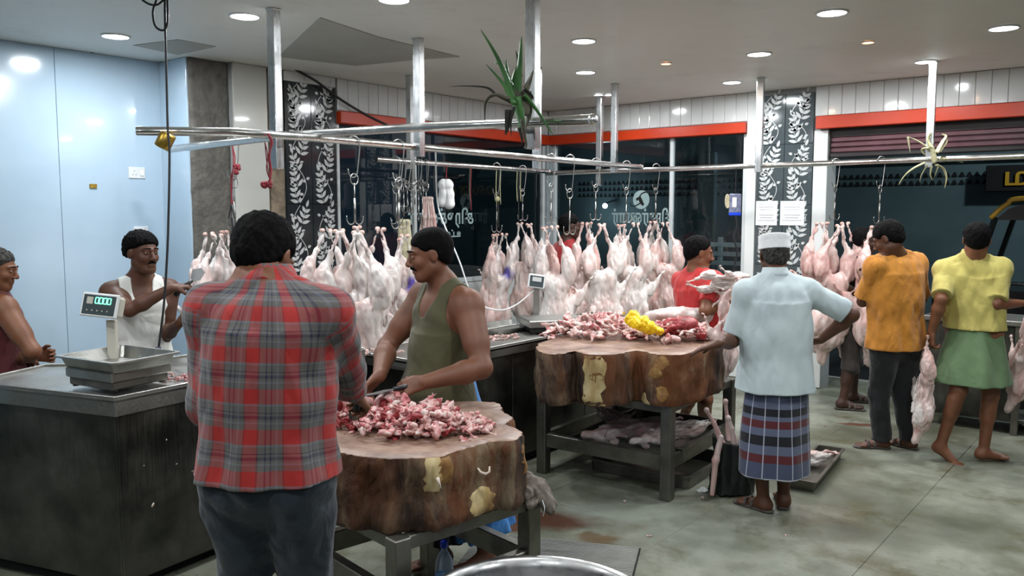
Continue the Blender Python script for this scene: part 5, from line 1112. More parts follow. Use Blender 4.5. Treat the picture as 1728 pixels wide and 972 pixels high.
s = SD(); s.ell((0, 0, .08), (.20, .12, .05), k=.02); s.cap((-.2, -.02, .05), (.18, .04, .075), .05, .055, .03); s.nz = [((25, 25, 25), .012, 1.), ((70, 60, 60), .004, 2.)]
q = Z(1145, 556, B2Z1); o = link('fat_sheet', s.mesh('fat_sheet', .007, 'carcass_fat'), None, (q[0], q[1], B2Z1+.03), (0, 0, R(20))); tag(o, 'pale folded flank of meat right of the yellow bag on the rear block', 'meat')
rb = thing('rib_rack', 'rack of dark red ribs left of the yellow bag on the rear block', 'meat', Z(1020, 556, B2Z1)+V3(0, 0, .09), (.5, 0, R(38.9)))
s = SD(); s.ell((0, 0, 0), (.13, .05, .02), k=.01); s.nz = [((40, 40, 40), .003, 1.)]; link('rib_flesh', s.mesh('rib_flesh', .006, 'meat_red'), rb)
for i in range(8): MB().tube(bez([(-.11+i*.03, -.05, .012), (-.108+i*.03, 0, .026), (-.10+i*.03, .05, .012)], 3), .0045, 6).build('rib', 'bone_end', rb, True)
# yellow bag
pm('yellow_film', [(.3, 'f0bf00'), (.7, 'fbd61a')], 12, .35, bump=.5, bsc=25, Subsurface_Weight=.0)
def crumple(n, rx, ry, h, seed, amp, name, mat, parent, th=.002, droop=0):
    r_ = np.random.RandomState(seed); vs = []; k = 34
    ph = r_.rand(6)*6
    for i in range(n):
        rr = i/(n-1)
        for j in range(k):
            a = 2*math.pi*j/k; ed = 1+.16*math.sin(3*a+ph[0])+.10*math.sin(7*a+ph[1])
            x, y = rx*rr*math.cos(a)*ed, ry*rr*math.sin(a)*ed
            z = h*(1-rr**1.6)+amp*(abs(math.sin(x*38+ph[2]+2*math.sin(y*30)))+abs(math.sin(y*45+ph[3]+2*math.sin(x*33+1)))-.9)*(1 if rr > .05 else .5)+r_.randn()*amp*.22-droop*rr**3*(math.cos(a-.5)*.5+.5)
            vs.append((x, y, z))
    fs = [(i*k+j, i*k+(j+1) % k, (i+1)*k+(j+1) % k, (i+1)*k+j) for i in range(n-1) for j in range(k)]
    o = link(name, mkmesh(name, vs, fs, [mat], False), parent); md = o.modifiers.new('thick', 'SOLIDIFY'); md.thickness = th; return o
yb_ = thing('plastic_bag', 'crumpled bright yellow plastic bag on top of the meat on the rear block', 'bag', Z(1080, 545, B2Z1+.13), (-.2, .25, R(38.9))); s = SD(); s.ell((0, 0, 0), (.11, .055, .055), k=.03); s.ell((.09, -.02, -.02), (.08, .045, .034), k=.03); s.ell((-.06, 0, .02), (.05, .03, .045), k=.02); s.nz = [((30, 34, 29), .010, 1., 1), ((62, 57, 66), .0055, 2., 1), ((120, 110, 130), .0025, 2., 1)]; link('bag_film', s.mesh('bag_film', .0042, 'yellow_film'), yb_)
# ================================================================ left counter: weighing scale
def scale_set(name, label, base, rz, w_, d_, h_, zb, pan=False):
    t = thing(name, label, 'scale', (base[0], base[1], zb), (0, 0, rz))
    MB().box((0, 0, h_*.30), (w_*.93, d_*.93, h_*.42), bev=.006).build('base_frame', 'table_steel' if pan else 'black_plastic', t)
    MB().box((0, 0, h_*.75), (w_, d_, h_*.5), bev=.006).build('platform', 'scale_steel' if pan else 'counter_steel', t)
    for sx in (-1, 1):
        for sy in (-1, 1): MB().lathe([(.0005, 0), (.016, 0), (.016, h_*.12)], 10, (sx*w_*.4, sy*d_*.4, 0)).build('foot', 'black_plastic', t)
    return t
A_ = Z(103, 655, CL); B_ = Z(205, 672, CL); Cc = Z(300, 650, CL)
base = (A_+Cc)/2; rzs = math.atan2((B_-A_)[1], (B_-A_)[0])
sc1 = scale_set('weighing_scale', 'platform weighing scale with a dark display box, on the left steel counter', base, rzs, .34, .32, .09, CL+.0155, True)
# steel tray lying on it
t = thing('steel_tray', 'shallow stainless steel tray on top of the left weighing scale', 'tray', (base[0], base[1], CL+.0155+.0905), (0, 0, rzs))
def tray_mb(w_, d_, h_, fl, th=.004):
    mb = MB(); v = []
    for (sx, sz) in ((.80, 0), (1, h_), (1.04, h_), (1.04, h_-th*1.5), (1.0+.005, h_-th*2), (.80, -th*.0)): pass
    r_ = [(w_*.5-fl, d_*.5-fl, 0), (w_*.5, d_*.5, h_), (w_*.5+.014, d_*.5+.014, h_), (w_*.5+.014, d_*.5+.014, h_-.006)]
    for a, b, z in r_:
        c = min(a, b)*.1
        v += [(a-c, -b, z), (a, -b+c, z), (a, b-c, z), (a-c, b, z), (-a+c, b, z), (-a, b-c, z), (-a, -b+c, z), (-a+c, -b, z)]
    f = [(i*8+j, i*8+(j+1) % 8, (i+1)*8+(j+1) % 8, (i+1)*8+j) for i in range(3) for j in range(8)]+[tuple(range(8))]
    mb.add(v, f); mb.lathe([(.003, .0), (.004, .001)], 4); return mb
def solid(o, th=.003): m = o.modifiers.new('thick', 'SOLIDIFY'); m.thickness = th; m.offset = -1; return o
o = tray_mb(.41, .34, .052, .02).build('tray_shell', 'scale_steel', t); solid(o)
# indicator on its pole
q = D(190, 580, (base-CAM)@fw+.16); pz = CL+.016
ip = thing('scale_indicator', 'scale display box with green digits on a steel pole at the left counter', 'display', (q[0], q[1], pz), (0, 0, R(38.9)))
MB().box((0, 0, .14), (.045, .03, .28), bev=.004).build('pole', 'cream_plastic', ip)
bxx = link('display_housing', None, ip, (-.045, -.02, .405), (R(-18), 0, R(-9)))
bpy.data.objects.remove(bxx)
def Rm(ax, ay, az): return np.array(Euler((ax, ay, az)).to_matrix())
MX = Rm(R(-14), R(4), R(-12)); c0 = V3(-.035, -.03, .355)
L = lambda x, y, z: c0+MX@V3(x, y, z)
mb = MB(); mb.box(L(0, .03, 0), (.19, .06, .105), Mx=MX, bev=.012).build('housing', 'cream_plastic', ip); MB().box(L(0, -.006, 0), (.205, .014, .118), Mx=MX, bev=.006).build('bezel', 'white_plastic', ip)
MB().box(L(0, -.0135, 0), (.178, .003, .096), Mx=MX, bev=.001).build('face_plate', 'tile_grey', ip); MB().box(L(-.052, -.0155, .020), (.034, .002, .034), Mx=MX).build('display_window', 'cream_plastic', ip)
def digit0(mb, x, z, s, seg='abcdef', Lf=L, y=-.0172):
    S_ = {'a': (0, 1, 0), 'b': (.5, .5, 1), 'c': (.5, -.5, 1), 'd': (0, -1, 0), 'e': (-.5, -.5, 1), 'f': (-.5, .5, 1), 'g': (0, 0, 0)}
    for k in seg:
        a, b, vert = S_[k]; mb.box(Lf(x+a*s*.55, y, z+b*s*.9*.5), (s*.14 if vert else s*.5, .001, s*.42 if vert else s*.14), Mx=MX)
mb = MB()
for i in range(4): digit0(mb, -.012+i*.0225, .022, .032)
mb.box(L(.0, -.0172, .007), (.004, .001, .004), Mx=MX); mb.build('digits', 'display_green', ip)
for i in range(5): MB().box(L(-.06+i*.028, -.016, -.028), (.007, .003, .007), Mx=MX, bev=.001).build('button', 'cream_plastic', ip)
# ---- the rear scale on the long counter
rs = Z(932, 558, CT); sc2 = scale_set('weighing_scale', 'grey box-shaped weighing scale at the end of the long counter, in front of the carcasses', rs, R(38.9)+.25, .46, .36, .10, CT+.001)
d2 = (rs-CAM)@fw+.22; q = D(905, 545, d2)
i2 = thing('scale_indicator', 'small white-framed scale display on a pole, in front of the hanging carcasses', 'display', (q[0], q[1], CT+.001), (0, 0, R(38.9)))
MB().box((0, 0, .15), (.045, .03, .30), bev=.004).build('pole', 'scale_steel', i2)
MX2 = Rm(R(-12), R(8), R(5)); c2_ = V3(.0, -.02, .355); L2_ = lambda x, y, z: c2_+MX2@V3(x, y, z)
MB().box(L2_(0, .02, 0), (.12, .04, .10), Mx=MX2, bev=.01).build('housing', 'cream_plastic', i2); MB().box(L2_(0, -.006, 0), (.132, .014, .108), Mx=MX2, bev=.006).build('bezel', 'white_plastic', i2)
MB().box(L2_(0, -.0135, -.002), (.108, .003, .086), Mx=MX2, bev=.001).build('face_plate', 'tile_grey', i2); MB().box(L2_(.0, -.0157, .014), (.07, .002, .034), Mx=MX2).build('display_window', 'leaf_print_white', i2)
ca = [i2.location+Vector((0, 0, .3)), Vector(D(870, 515, d2-.1)), Vector(D(838, 523, d2-.2)), Vector(D(800, 505, d2-.1)), Vector(D(775, 440, d2-.1)), Vector(D(752, 385, d2)), Vector(D(738, 340, d2+.1)), Vector(pipe_pt(1, 735))]
tag(MB().tube(bez(ca, 6), .006, 6).build('white_cable', 'white_plastic', None, True), 'thin white cable looping from the rear scale display up to the long pipe', 'cable')
# little tray with scraps on the long counter
for px, py, n_, lab, w_ in ((845, 572, 26, 'scrap on the long counter right of the olive man', .16), (640, 598, 22, 'scrap on the counter left of the olive man', .13), (305, 640, 16, 'scrap on the left counter beside the plaid sleeve', .12)):
    cz = CL+.0 if px < 400 else CT+.0; c = Z(px, py, cz); heap(c[0], c[1], w_, w_*.5, R(50), cz, .008, n_, MMp if px > 400 else MM, lab, lab[:20]+' heap', px, .35, .6, 'meat_scrap')
c = Z(850, 556, CT); t = thing('steel_tray', 'flat empty steel tray on the long counter left of the grey scale', 'tray', (c[0], c[1], CT+.001), (0, 0, R(84))); solid(tray_mb(.5, .36, .035, .012).build('tray_shell', 'counter_steel', t))
# heap and log at the far left, by the grey-haired man
c = D(120, 650, 4.5); lg = Z(70, 640, .80)
o = np.array([(-.38, -.3), (.1, -.36), (.4, -.22), (.42, .15), (.2, .3), (-.3, .28)]); cc = Z(70, 628, .84); ZB = .80
b3 = trunk('chopping_block', 'low chopping block at the far left behind the counter, with pale meat on it', (cc[0]-.02, cc[1]+.30), [(p[0]*.55, p[1]*.6, 0) for p in o], .52, .80, [], 21, 120)
tt = thing('block_stand', 'steel stand under the far left chopping block', 'table', (cc[0]-.02, cc[1]+.30, 0))
for sx in (-1, 1):
    for sy in (-1, 1): MB().box((sx*.14, sy*.1, .26), (.05, .05, .52), bev=.004).build('leg', 'table_steel', tt)
q = Z(110, 600, .80); heap(cc[0], cc[1]+.30, .19, .15, R(39), .80, .05, 16, MMp, 'cut on the far left chopping block', 'meat on the far left block', 17, .9, 1.5, 'meat_cut')
# ================================================================ knives
def cleaver(a, b, wd, label, name='cleaver', hl=.13, nv=None, nrmv=(0, .3, 1)):
    """a = handle end, b = blade tip"""
    t = thing(name, label, 'knife', a); d = nrm(b-a); n = nrm(np.array(nrmv, float)-d*np.dot(nrmv, d)); s_ = np.cross(d, n); L = np.linalg.norm(b-a)
    MB().tube([d*0, d*hl*.5, d*hl], [.013, .016, .012], 10, flat=(n, .8)).build('handle', 'black_plastic', t, True)
    P_ = [(hl, -.012), (hl+.02, -wd*.35), (L*.8, -wd*.55), (L, -wd*.2), (L*.98, wd*.25), (hl+.03, wd*.45), (hl, .012)]
    vs = [d*u+s_*v+n*k for k in (.0015, -.0015) for u, v in P_]; m = len(P_)
    MB().add(vs, [tuple(range(m)), tuple(range(m, 2*m))[::-1]]+[(i, (i+1) % m, m+(i+1) % m, m+i) for i in range(m)]).build('blade', 'knife_steel', t); return t
hw = OM.wr['l']; hd_ = nrm(hw-OM.el['l']); hp_ = hw+img(-.9, -.1, -.25)*.07+img(0, .5, -.3)*.03
cleaver(hp_+img(.6, .2, .3)*.05, D(615, 668, 3.5), .065, 'dark heavy cleaver held out over the meat by the olive-vested man')
hw = WV.wr['r']+img(1, .1, .15)*.07; cleaver(hw-img(1, .15, .45)*.06-V3(0, 0, .03), D(343, 455, 4.8), .075, 'broad grey knife held by the young man in the white vest', nrmv=img(.1, -1, .2))
hw = PM.wr['r']; cleaver(hw+img(.2, .8, -.5)*.05, D(600, 700, 2.95), .05, 'knife in the right hand of the man in the plaid shirt')
# ================================================================ basin, bottle, rag, mat
bs = thing('aluminium_basin', 'large round metal basin on the floor at the bottom edge of the picture', 'basin', (*Z(905, 940, .44)[:2]-nrm(Z(905, 940, .44)[:2])*.40, 0))
MB().lathe([(.0005, .0), (.24, .0), (.30, .03), (.37, .30), (.385, .41), (.405, .425), (.412, .438), (.402, .447), (.385, .440), (.372, .41), (.355, .30), (.285, .045), (.23, .02), (.0005, .018)], 64).build('bowl', 'aluminium', bs, True)
q = Z(750, 1010, 0); bo = thing('water_bottle', 'clear plastic water bottle with a blue cap, standing under the front block table', 'bottle', q); bo.scale = (1.0, 1.0, .95)
t = NT('clear_plastic'); t.set(Base_Color=(.7, .85, 1, 1), Roughness=.1, Transmission_Weight=.8, IOR=1.2); t = NT('blue_water'); t.set(Base_Color=(.12, .42, .85, 1), Roughness=.15, Transmission_Weight=.15); pm('blue_cap', [(.3, '1c46e0'), (.7, '2450ea')], 3, .3)
MB().lathe([(.0005, .001), (.036, .001), (.042, .01), (.042, .05), (.040, .055), (.042, .06), (.042, .15), (.038, .19), (.022, .225), (.014, .24), (.014, .262)], 28).build('shell', 'clear_plastic', bo, True)
MB().lathe([(.0005, .004), (.038, .004), (.040, .02), (.040, .125), (.0005, .126)], 24).build('water', 'blue_water', bo, True); MB().lathe([(.0165, .252), (.0165, .280), (.014, .284), (.0005, .284)], 20).build('cap', 'blue_cap', bo, True); MB().lathe([(.0425, .075), (.0425, .12)], 24).build('label', 'blue_cap', bo, True)
q = Z(893, 838, .58); rag = thing('rag', 'crumpled grey-brown rag draped over the right corner of the front block table', 'rag', (q[0], q[1], .59), (0, 0, R(38.9)))
pm('rag_cloth', [(.3, '5c544c'), (.6, '7b7268'), (.8, '8d857b')], 8, .95, bump=.8, bsc=40)
s = SD(); s.ell((0, .0, .03), (.085, .06, .04), k=.03); s.cap((.02, -.01, .03), (.085, -.02, -.03), .035, .03, .03); s.cap((.06, -.03, -.01), (.085, -.05, -.045), .03, .022, .02); s.cap((-.03, -.02, .05), (.0, -.06, -.02), .03, .018, .03); s.cap((.0, 0, .05), (-.01, .0, .085), .03, .012, .02)
s.nz = [((55, 60, 50), .012, 1.), ((120, 110, 100), .005, 2.)]; link('folded_cloth', s.mesh('folded_cloth', .0045, 'rag_cloth'), rag)
MB().tube(bez([(.05, -.055, .0), (.06, -.075, -.03), (.055, -.06, -.07)], 4), .002, 5).build('loose_thread', 'paper', rag)
mt = thing('slatted_mat', 'slatted dark floor mat beside the basin, at the lower edge', 'mat', Z(960, 935, 0), (0, 0, R(38.9)-.25))
MB().box((-.08, -.1, .004), (.86, .5, .006)).build('mat_backing', 'black_plastic', mt)
for i in range(28): MB().box((-.08, -.34+i*.0175, .011), (.85, .009, .01), bev=.002).build('slat', 'counter_steel', mt)
# ================================================================ trays and carcasses on the floor
def floor_tray(corners_px, z, h_, label):
    q = [Z(x, y, z+h_) for x, y in corners_px]; c = sum(q)/4; t = thing('steel_tray', label, 'tray', (c[0], c[1], z)); w_ = (np.linalg.norm(q[1]-q[0])+np.linalg.norm(q[2]-q[3]))/2; d_ = (np.linalg.norm(q[3]-q[0])+np.linalg.norm(q[2]-q[1]))/2
    t.rotation_euler.z = math.atan2((q[1]-q[0])[1], (q[1]-q[0])[0]); solid(tray_mb(w_, d_, h_, .008).build('tray_shell', 'table_steel', t)); return t, c, w_, d_
qa = pt2(.08, .25, 0)+f2; 
def tbl(a, b, z): return f2+pt2(a, b, z)
for z, dy, lab in ((.001, .02, 'lower dark steel tray on the floor under the rear block table'), (.212, 0, 'upper dark steel tray with carcasses, resting on the rails of the rear block table')):
    c = tbl(L2*.36, .54+dy, z); t = thing('steel_tray', lab, 'tray', c); t.rotation_euler.z = math.atan2(u2x[1], u2x[0]); solid(tray_mb(.72, .80 if z > .1 else .66, .08, .006).build('tray_shell', 'table_steel', t))
for i, (a, b, rz, v, lab, sc) in enumerate(((L2*.62, .42, .4, 1, 'carcass lying at the left of the tray under the rear block', .62), (L2*.40, .34, 2.2, 5, 'carcass lying in the middle of the tray under the rear block, shank up', .64), (L2*.12, .40, 2.0, 3, 'carcass lying at the right end of the tray under the rear block', .62))):
    p = tbl(a, b, .33); d3 = nrm(V3(u2x[0], u2x[1], 0)*math.cos(rz)+V3(v2[0], v2[1], 0)*math.sin(rz)); zq = math.atan2(d3[1], d3[0])
    carcass(p+d3*.3+V3(0, 0, .03), v, 0, lab, sc, None, rot=(math.pi/2-.14, .0, zq-math.pi/2+math.pi), me=CM[v])
t4, c4, w4_, d4_ = floor_tray(((1330, 806), (1366, 812), (1426, 760), (1385, 750)), .0, .07, 'steel tray on the floor behind the man with the white cap')
carcass(Z(1412, 765, .07)+V3(0, 0, .0), 1, 0, 'white carcass lying in the floor tray behind the man with the white cap', .62, None, rot=(math.pi/2, 0, R(38.9)+PI*.62), me=CM[1])
# shopping bag with shanks
pm('black_film', [(.3, '0e1614'), (.7, '1a2422')], 5, .38, bump=.6, bsc=14)
q = Z(1236, 832, 0); bg = thing('shopping_bag', 'black plastic bag with goat shanks sticking out, beside the white-capped man', 'bag', q, (0, 0, R(38.9)))
s = SD(); s.fru((0, 0, .33), (0, 0, .01), (.115, .07), (.14, .095), (1, 0, 0), folds=(5, .010, 1.)); s.cap((-.09, 0, .3), (-.12, .01, .37), .03, .012, .04); s.cap((.08, .0, .3), (.10, 0, .38), .03, .01, .04); s.nz = [((25, 25, 31), .008, 1.), ((60, 60, 60), .003, 2.)]; link('bag_body', s.mesh('bag_body', .006, 'black_film'), bg)
for x, y, ln, tx, ty, lab in ((-.07, -.02, .20, -.12, 0, ''), (-.02, .02, .24, -.03, .02, ''), (.04, 0, .22, .13, .03, ''), (.0, -.03, .16, -.06, -.03, '')):
    s = SD(); a = V3(x, y, .30); b = V3(x+tx*.5, y+ty, .33+ln*.6); e = V3(x+tx*.9, y+ty, .33+ln); s.cap(a, b, .024, .013, .01); s.cap(b, e, .013, .011, .01); s.ell(e, .017, k=.01); s.nz = [((60, 60, 30), .002, x)]; link('goat_shank', s.mesh('goat_shank', .005, 'carcass_pink'), bg)
s = SD(); s.cap((-.10, -.09, .38), (-.135, -.10, .24), .016, .022, .02); s.cap((-.135, -.10, .24), (-.15, -.105, .03), .02, .014, .02); s.nz = [((60, 60, 20), .004, 1.)]; link('hanging_strip', s.mesh('hanging_strip', .005, 'carcass_pink'), bg)
q = Z(1187, 829, 0); sp_ = thing('paper_scrap', 'crumpled white scrap on the floor between the rear block table and the black bag', 'scrap', q, (0, 0, .5)); crumple(6, .035, .022, .02, 8, .008, 'crumpled_sheet', 'paper', sp_, .001)
for px, py in ((1391, 718), (1210, 832), (1187, 842), (1055, 848), (1100, 905), (1330, 905)):
    q = Z(px, py, .001); o = link('fat_scrap', r_m if False else MMp[(px) % 12], None, q, (0, 0, px)); o.scale = (.28, .28, .22); tag(o, 'tiny pale scrap lying on the wet floor', 'scrap', 'scraps on the floor')
# carried carcasses
def aim(down, front):
    """rotation taking the carcass's -z to 'down' and its +y towards 'front'"""
    z = -nrm(down); y = nrm(np.array(front)-z*np.dot(front, z)); return Matrix(np.column_stack([np.cross(y, z), y, z]).tolist()).to_euler()
carcass(D(1160, 478, 5.72), 2, 0, 'skinned carcass lying across the arm of the man in the red shirt', .5, None, rot=aim(img(1, .25, -.02), img(-.2, -1, -.3)), me=CM[2])
carcass(D(1246, 470, 5.35), 5, 0, 'carcass hanging between the red-shirted man and the white-capped man', .68, None, rot=aim(img(-.12, .1, -1), img(-.6, -1, 0)), me=CMp[5])
w_ = YS.wr['l']; carcass(w_+V3(0, 0, -.03)+img(-1, -.5)*.04, 0, 0, 'skinned carcass hanging head down from the walking man\'s left hand', .68, None, rot=aim(img(-.05, -.08, -1), img(-1, .4, 0)), me=CM[0])
w_ = YS.wr['r']+img(1, 0)*.09; carcass(w_+V3(0, 0, .02), 4, 0, 'carcass cut by the right edge, in the walking man\'s right hand', .72, None, rot=(.1, .05, R(38.9)+1.2), me=CMp[4])
# ================================================================ plants on the pipes
def leaf_mb(pts, w0, th=.012, tipf=.08):
    P_ = bez(pts, 6); n = len(P_); r_ = [w0*((1-i/(n-1))**.75*(1-tipf)+tipf) for i in range(n)]; return MB().tube(P_, [q*1.75 for q in r_], 8, flat=((0, 0, 1), .38))
pm('aloe_green', [(.3, '2f5a30'), (.6, '4a7d42'), (.8, '63935a')], 5, .45, bump=.2); pm('aloe_dead', [(.3, '3a3a30'), (.6, '6d6a5a'), (.8, '8c8a7a')], 9, .8, bump=.5); pm('aloe_dark', [(.3, '23241f'), (.7, '3a3a32')], 9, .8); pm('dry_leaf', [(.3, '8f8f6a'), (.6, 'b3b08c'), (.8, 'c9c6a8')], 8, .7, bump=.4)
ap = pipe_pt(2, 880); ad = (ap-CAM)@fw-.05
A = thing('aloe_plant', 'green aloe plant hanging upside down from the front pipe, long drooping leaves', 'plant', ap); AL = lambda x, y, dd=0: D(x, y, ad+dd)-ap
def aloe(pts, w, m, dd=0, nm='leaf', L_=None): leaf_mb([(L_ or AL)(x, y, dd+k*.02) for k, (x, y) in enumerate(pts)], w).build(nm, m, L_par, True)
L_par = A
for pts, w, m, dd in (([(868, 170), (848, 115), (830, 80), (811, 50)], .018, 'aloe_green', -.05), ([(870, 165), (876, 120), (880, 62)], .017, 'aloe_green', .0), ([(868, 175), (848, 140), (820, 108)], .017, 'aloe_green', -.1), ([(873, 180), (862, 150), (853, 118), (835, 105)], .020, 'aloe_green', .06),
    ([(870, 172), (868, 140), (872, 112)], .018, 'aloe_green', .1), ([(872, 168), (858, 130), (854, 100)], .017, 'aloe_green', .02), ([(862, 172), (838, 160), (822, 148), (790, 145), (758, 146)], .013, 'aloe_dark', -.1), ([(860, 166), (836, 160), (820, 172), (818, 208)], .016, 'aloe_dead', -.12),
    ([(885, 160), (905, 185), (925, 215), (934, 228)], .014, 'aloe_green', -.05), ([(870, 165), (880, 205), (876, 218)], .036, 'aloe_green', -.04), ([(880, 170), (892, 140), (900, 118)], .02, 'aloe_dead', .0), ([(884, 150), (896, 160), (900, 168)], .012, 'aloe_dark', -.06), ([(858, 185), (856, 215), (853, 228)], .012, 'aloe_dark', -.06),
    ([(868, 180), (862, 205), (863, 230)], .008, 'aloe_dark', -.08), ([(880, 200), (886, 232), (888, 246), (884, 250)], .010, 'aloe_dead', -.05), ([(876, 215), (881, 235), (880, 245)], .008, 'aloe_dark', -.05), ([(889, 155), (893, 190), (887, 215)], .022, 'aloe_dead', .01), ([(878, 128), (874, 100), (870, 85)], .008, 'aloe_dead', .03)):
    aloe(pts, w, m, dd)
s = SD(); s.cap(AL(868, 160), AL(884, 185), .03, .035, .02); s.nz = [((60, 60, 60), .006, 1.)]; link('root_ball', s.mesh('root_ball', .007, 'aloe_dead'), A)
q = pipe_pt(4, 1577); qd = (q-CAM)@fw-.07; DP = thing('dried_plant', 'dried yellowish plant tied to the steel post in the opening', 'plant', q); L_par = DP; AL2 = lambda x, y, dd=0: D(x, y, qd+dd)-q
for pts, w in (([(1576, 258), (1560, 245), (1545, 236), (1532, 231)], .014), ([(1532, 231), (1534, 245), (1536, 258)], .006), ([(1580, 258), (1590, 240), (1596, 230), (1589, 226)], .014), ([(1586, 256), (1597, 240), (1597, 232)], .008), ([(1560, 275), (1540, 285), (1526, 297), (1516, 312)], .016), ([(1565, 278), (1555, 295), (1552, 308)], .008), ([(1580, 278), (1592, 285), (1597, 300), (1594, 318)], .012),
    ([(1590, 268), (1610, 270), (1626, 275)], .016), ([(1572, 250), (1566, 235), (1572, 222)], .018), ([(1572, 280), (1570, 295), (1574, 305)], .006), ([(1584, 280), (1580, 290), (1576, 300)], .006), ([(1567, 250), (1556, 252), (1560, 262)], .016)):
    aloe(pts, w, 'dry_leaf', 0, L_=AL2)
s = SD(); s.cap(AL2(1573, 250), AL2(1577, 272), .018, .02, .02); s.nz = [((60, 60, 60), .008, 1.)]; link('root_ball', s.mesh('root_ball', .007, 'dry_leaf'), DP)
# ================================================================ cables, garlands, sockets
d = 4.55
pts = [D(258, -8, d), D(262, 8, d), D(270, 10, d), D(278, -6, d)]
cb = thing('hanging_cable', 'long black cable with a loop, hanging from the ceiling past the open pipe end', 'cable', D(280, -10, d)); o_ = D(280, -10, d)
MB().tube(bez([D(278, -10, d)-o_, D(279, 60, d)-o_, D(281, 130, d)-o_, D(283, 215, d)-o_, D(286, 260, d)-o_, D(284, 380, d)-o_, D(281, 450, d)-o_, D(276, 520, d)-o_, D(268, 585, d)-o_], 6), .0065, 8).build('cord', 'black_cable', cb, True)
MB().tube(bez([D(282, -10, d)-o_, D(283, 35, d)-o_, D(276, 51, d)-o_, D(262, 44, d)-o_, D(258, 20, d)-o_, D(264, 0, d)-o_], 6), .006, 8).build('cord_loop', 'black_cable', cb, True)
MB().tube(bez([D(240, 0, d)-o_, D(252, 7, d)-o_, D(265, 8, d)-o_, D(276, 0, d)-o_], 6), .006, 8).build('cord_loop', 'black_cable', cb, True)
q = D(279, 237, 4.62); bp = thing('brass_fitting', 'short brass cylinder tied to the black cable at the pipe ends', 'fitting', q, (0, .5, R(38.9)))
MB().lathe([(.0005, -.045), (.040, -.045), (.044, -.04), (.044, .035), (.040, .042), (.0005, .042)], 24).build('brass_drum', 'brass', bp, True)
cbl = [D(470, 95, 6.8), D(490, 112, 6.9), D(530, 133, 7.1), D(575, 165, 7.3), D(650, 212, 7.7)]; cbl = [XP(x, y, XW+.05) for x, y in ((470, 97), (500, 118), (535, 138), (575, 168), (620, 195), (655, 212))]
tag(MB().tube(bez(cbl, 6), .012, 8).build('wall_cable', 'black_cable', None, True), 'black cable sagging across the patterned tiles to the orange beam', 'cable')
def garland(pts, d, m, label, w0=.008, blobs=()):
    o_ = D(*pts[0], d); t = thing('garland', label, 'garland', o_)
    for k in range(2): MB().tube(bez([D(x+k*3*math.sin(i*2.), y, d)-o_ for i, (x, y) in enumerate(pts)], 5), w0*.5, 6).build('string', 'aloe_dark' if m != 'string_red' else m, t, True)
    for x, y, r_ in blobs:
        for j in range(6):
            s = D(x+random.uniform(-5, 5)*r_, y+random.uniform(-5, 5)*r_, d)-o_; mb = MB(); mb.lathe([(.0005, -.012), (.016, -.004), (.012, .008), (.0005, .012)], 6); q_ = mb.build('flower', m, t, True); q_.location = s; q_.rotation_euler = (random.random()*3, random.random()*3, 0)
pm('string_red', [(.3, '6d1f28'), (.7, '93303a')], 20, .8)
pp2 = pipe_pt(2, 392); gd2 = float((pp2-CAM)@fw)
garland([(392, 246), (394, 270), (392, 300), (391, 325), (390, 345)], gd2, 'string_red', 'withered garland with red petals on the cord before the raw column', blobs=[(400, 280, 1), (397, 290, .8)])
gd = float((pipe_pt(1, 455)-CAM)@fw)
garland([(452, 225), (457, 240), (455, 265), (458, 290), (452, 312)], gd-.03, 'string_red', 'faded red garland looped over the open-ended pipe', .010, [(452, 310, 1), (446, 313, .8)])
garland([(447, 240), (449, 262), (452, 285), (455, 300)], gd-.02, 'string_red', 'thin second red garland beside the leftmost post', .006)
d = gd2; o_ = D(390, 345, d); cl = thing('cord_hook', 'black cord with a triangular clip holding up the leftmost carcass cluster', 'hook', o_)
MB().tube([D(390, 345, d)-o_, D(386, 368, d)-o_, D(396, 368, d)-o_, D(390, 345, d)-o_], .005, 6).build('clip', 'black_plastic', cl); MB().tube([D(391, 368, d)-o_, D(393, 385, d)-o_, D(389, 405, d)-o_], .007, 6).build('cord', 'black_cable', cl)
for px, y0, y1, m in ((795, 290, 355, 'string_red'), (793, 292, 340, 'aloe_dead'), (838, 292, 345, 'dry_leaf'), (845, 290, 345, 'dry_leaf'), (842, 345, 385, 'aloe_dark'), (873, 290, 340, 'dry_leaf'), (879, 288, 340, 'dry_leaf'), (876, 340, 372, 'black_cable'), (733, 270, 330, 'black_cable'), (754, 285, 325, 'string_red'), (906, 290, 338, 'black_cable')):
    p = pipe_pt(3, px); dd = (p-CAM)@fw; o = MB().tube(bez([p, D(px-1, (y0+y1)/2, dd), D(px+(842-px)*.1 if px in (838, 845) else px, y1, dd)], 4), .005, 5).build('hanging_string', m, None, True); tag(o, 'limp string hanging from the hindmost pipe before the dark shop window', 'string', 'strings on the hindmost pipe')
q = D(839, 336, (pipe_pt(3, 839)-CAM)@fw); o = MB().lathe([(.0005, -.03), (.02, -.022), (.028, 0), (.02, .022), (.0005, .03)], 12).build('dried_lemon', 'dry_leaf', None, True); o.location = q; tag(o, 'small dried yellow lemon on a string before the dark window', 'lemon')
def plate(px, py, wpx, hpx, P, label, kind):
    a = P(px-wpx/2, py+hpx/2); b = P(px+wpx/2, py-hpx/2); c = (a+b)/2; return c, abs(b-a)
c, e = plate(231, 292, 27, 18, lambda x, y: XP(x, y, XB+.014), '', ''); so = thing('wall_socket', 'white electric socket with a switch on the blue-white wall', 'socket', c)
MB().box((0, 0, 0), (.012, e[1], e[2]), bev=.004).build('face_plate', 'white_plastic', so); MB().box((.008, e[1]*.28, 0), (.006, e[1]*.2, e[2]*.5), bev=.002).build('rocker_switch', 'paper', so)
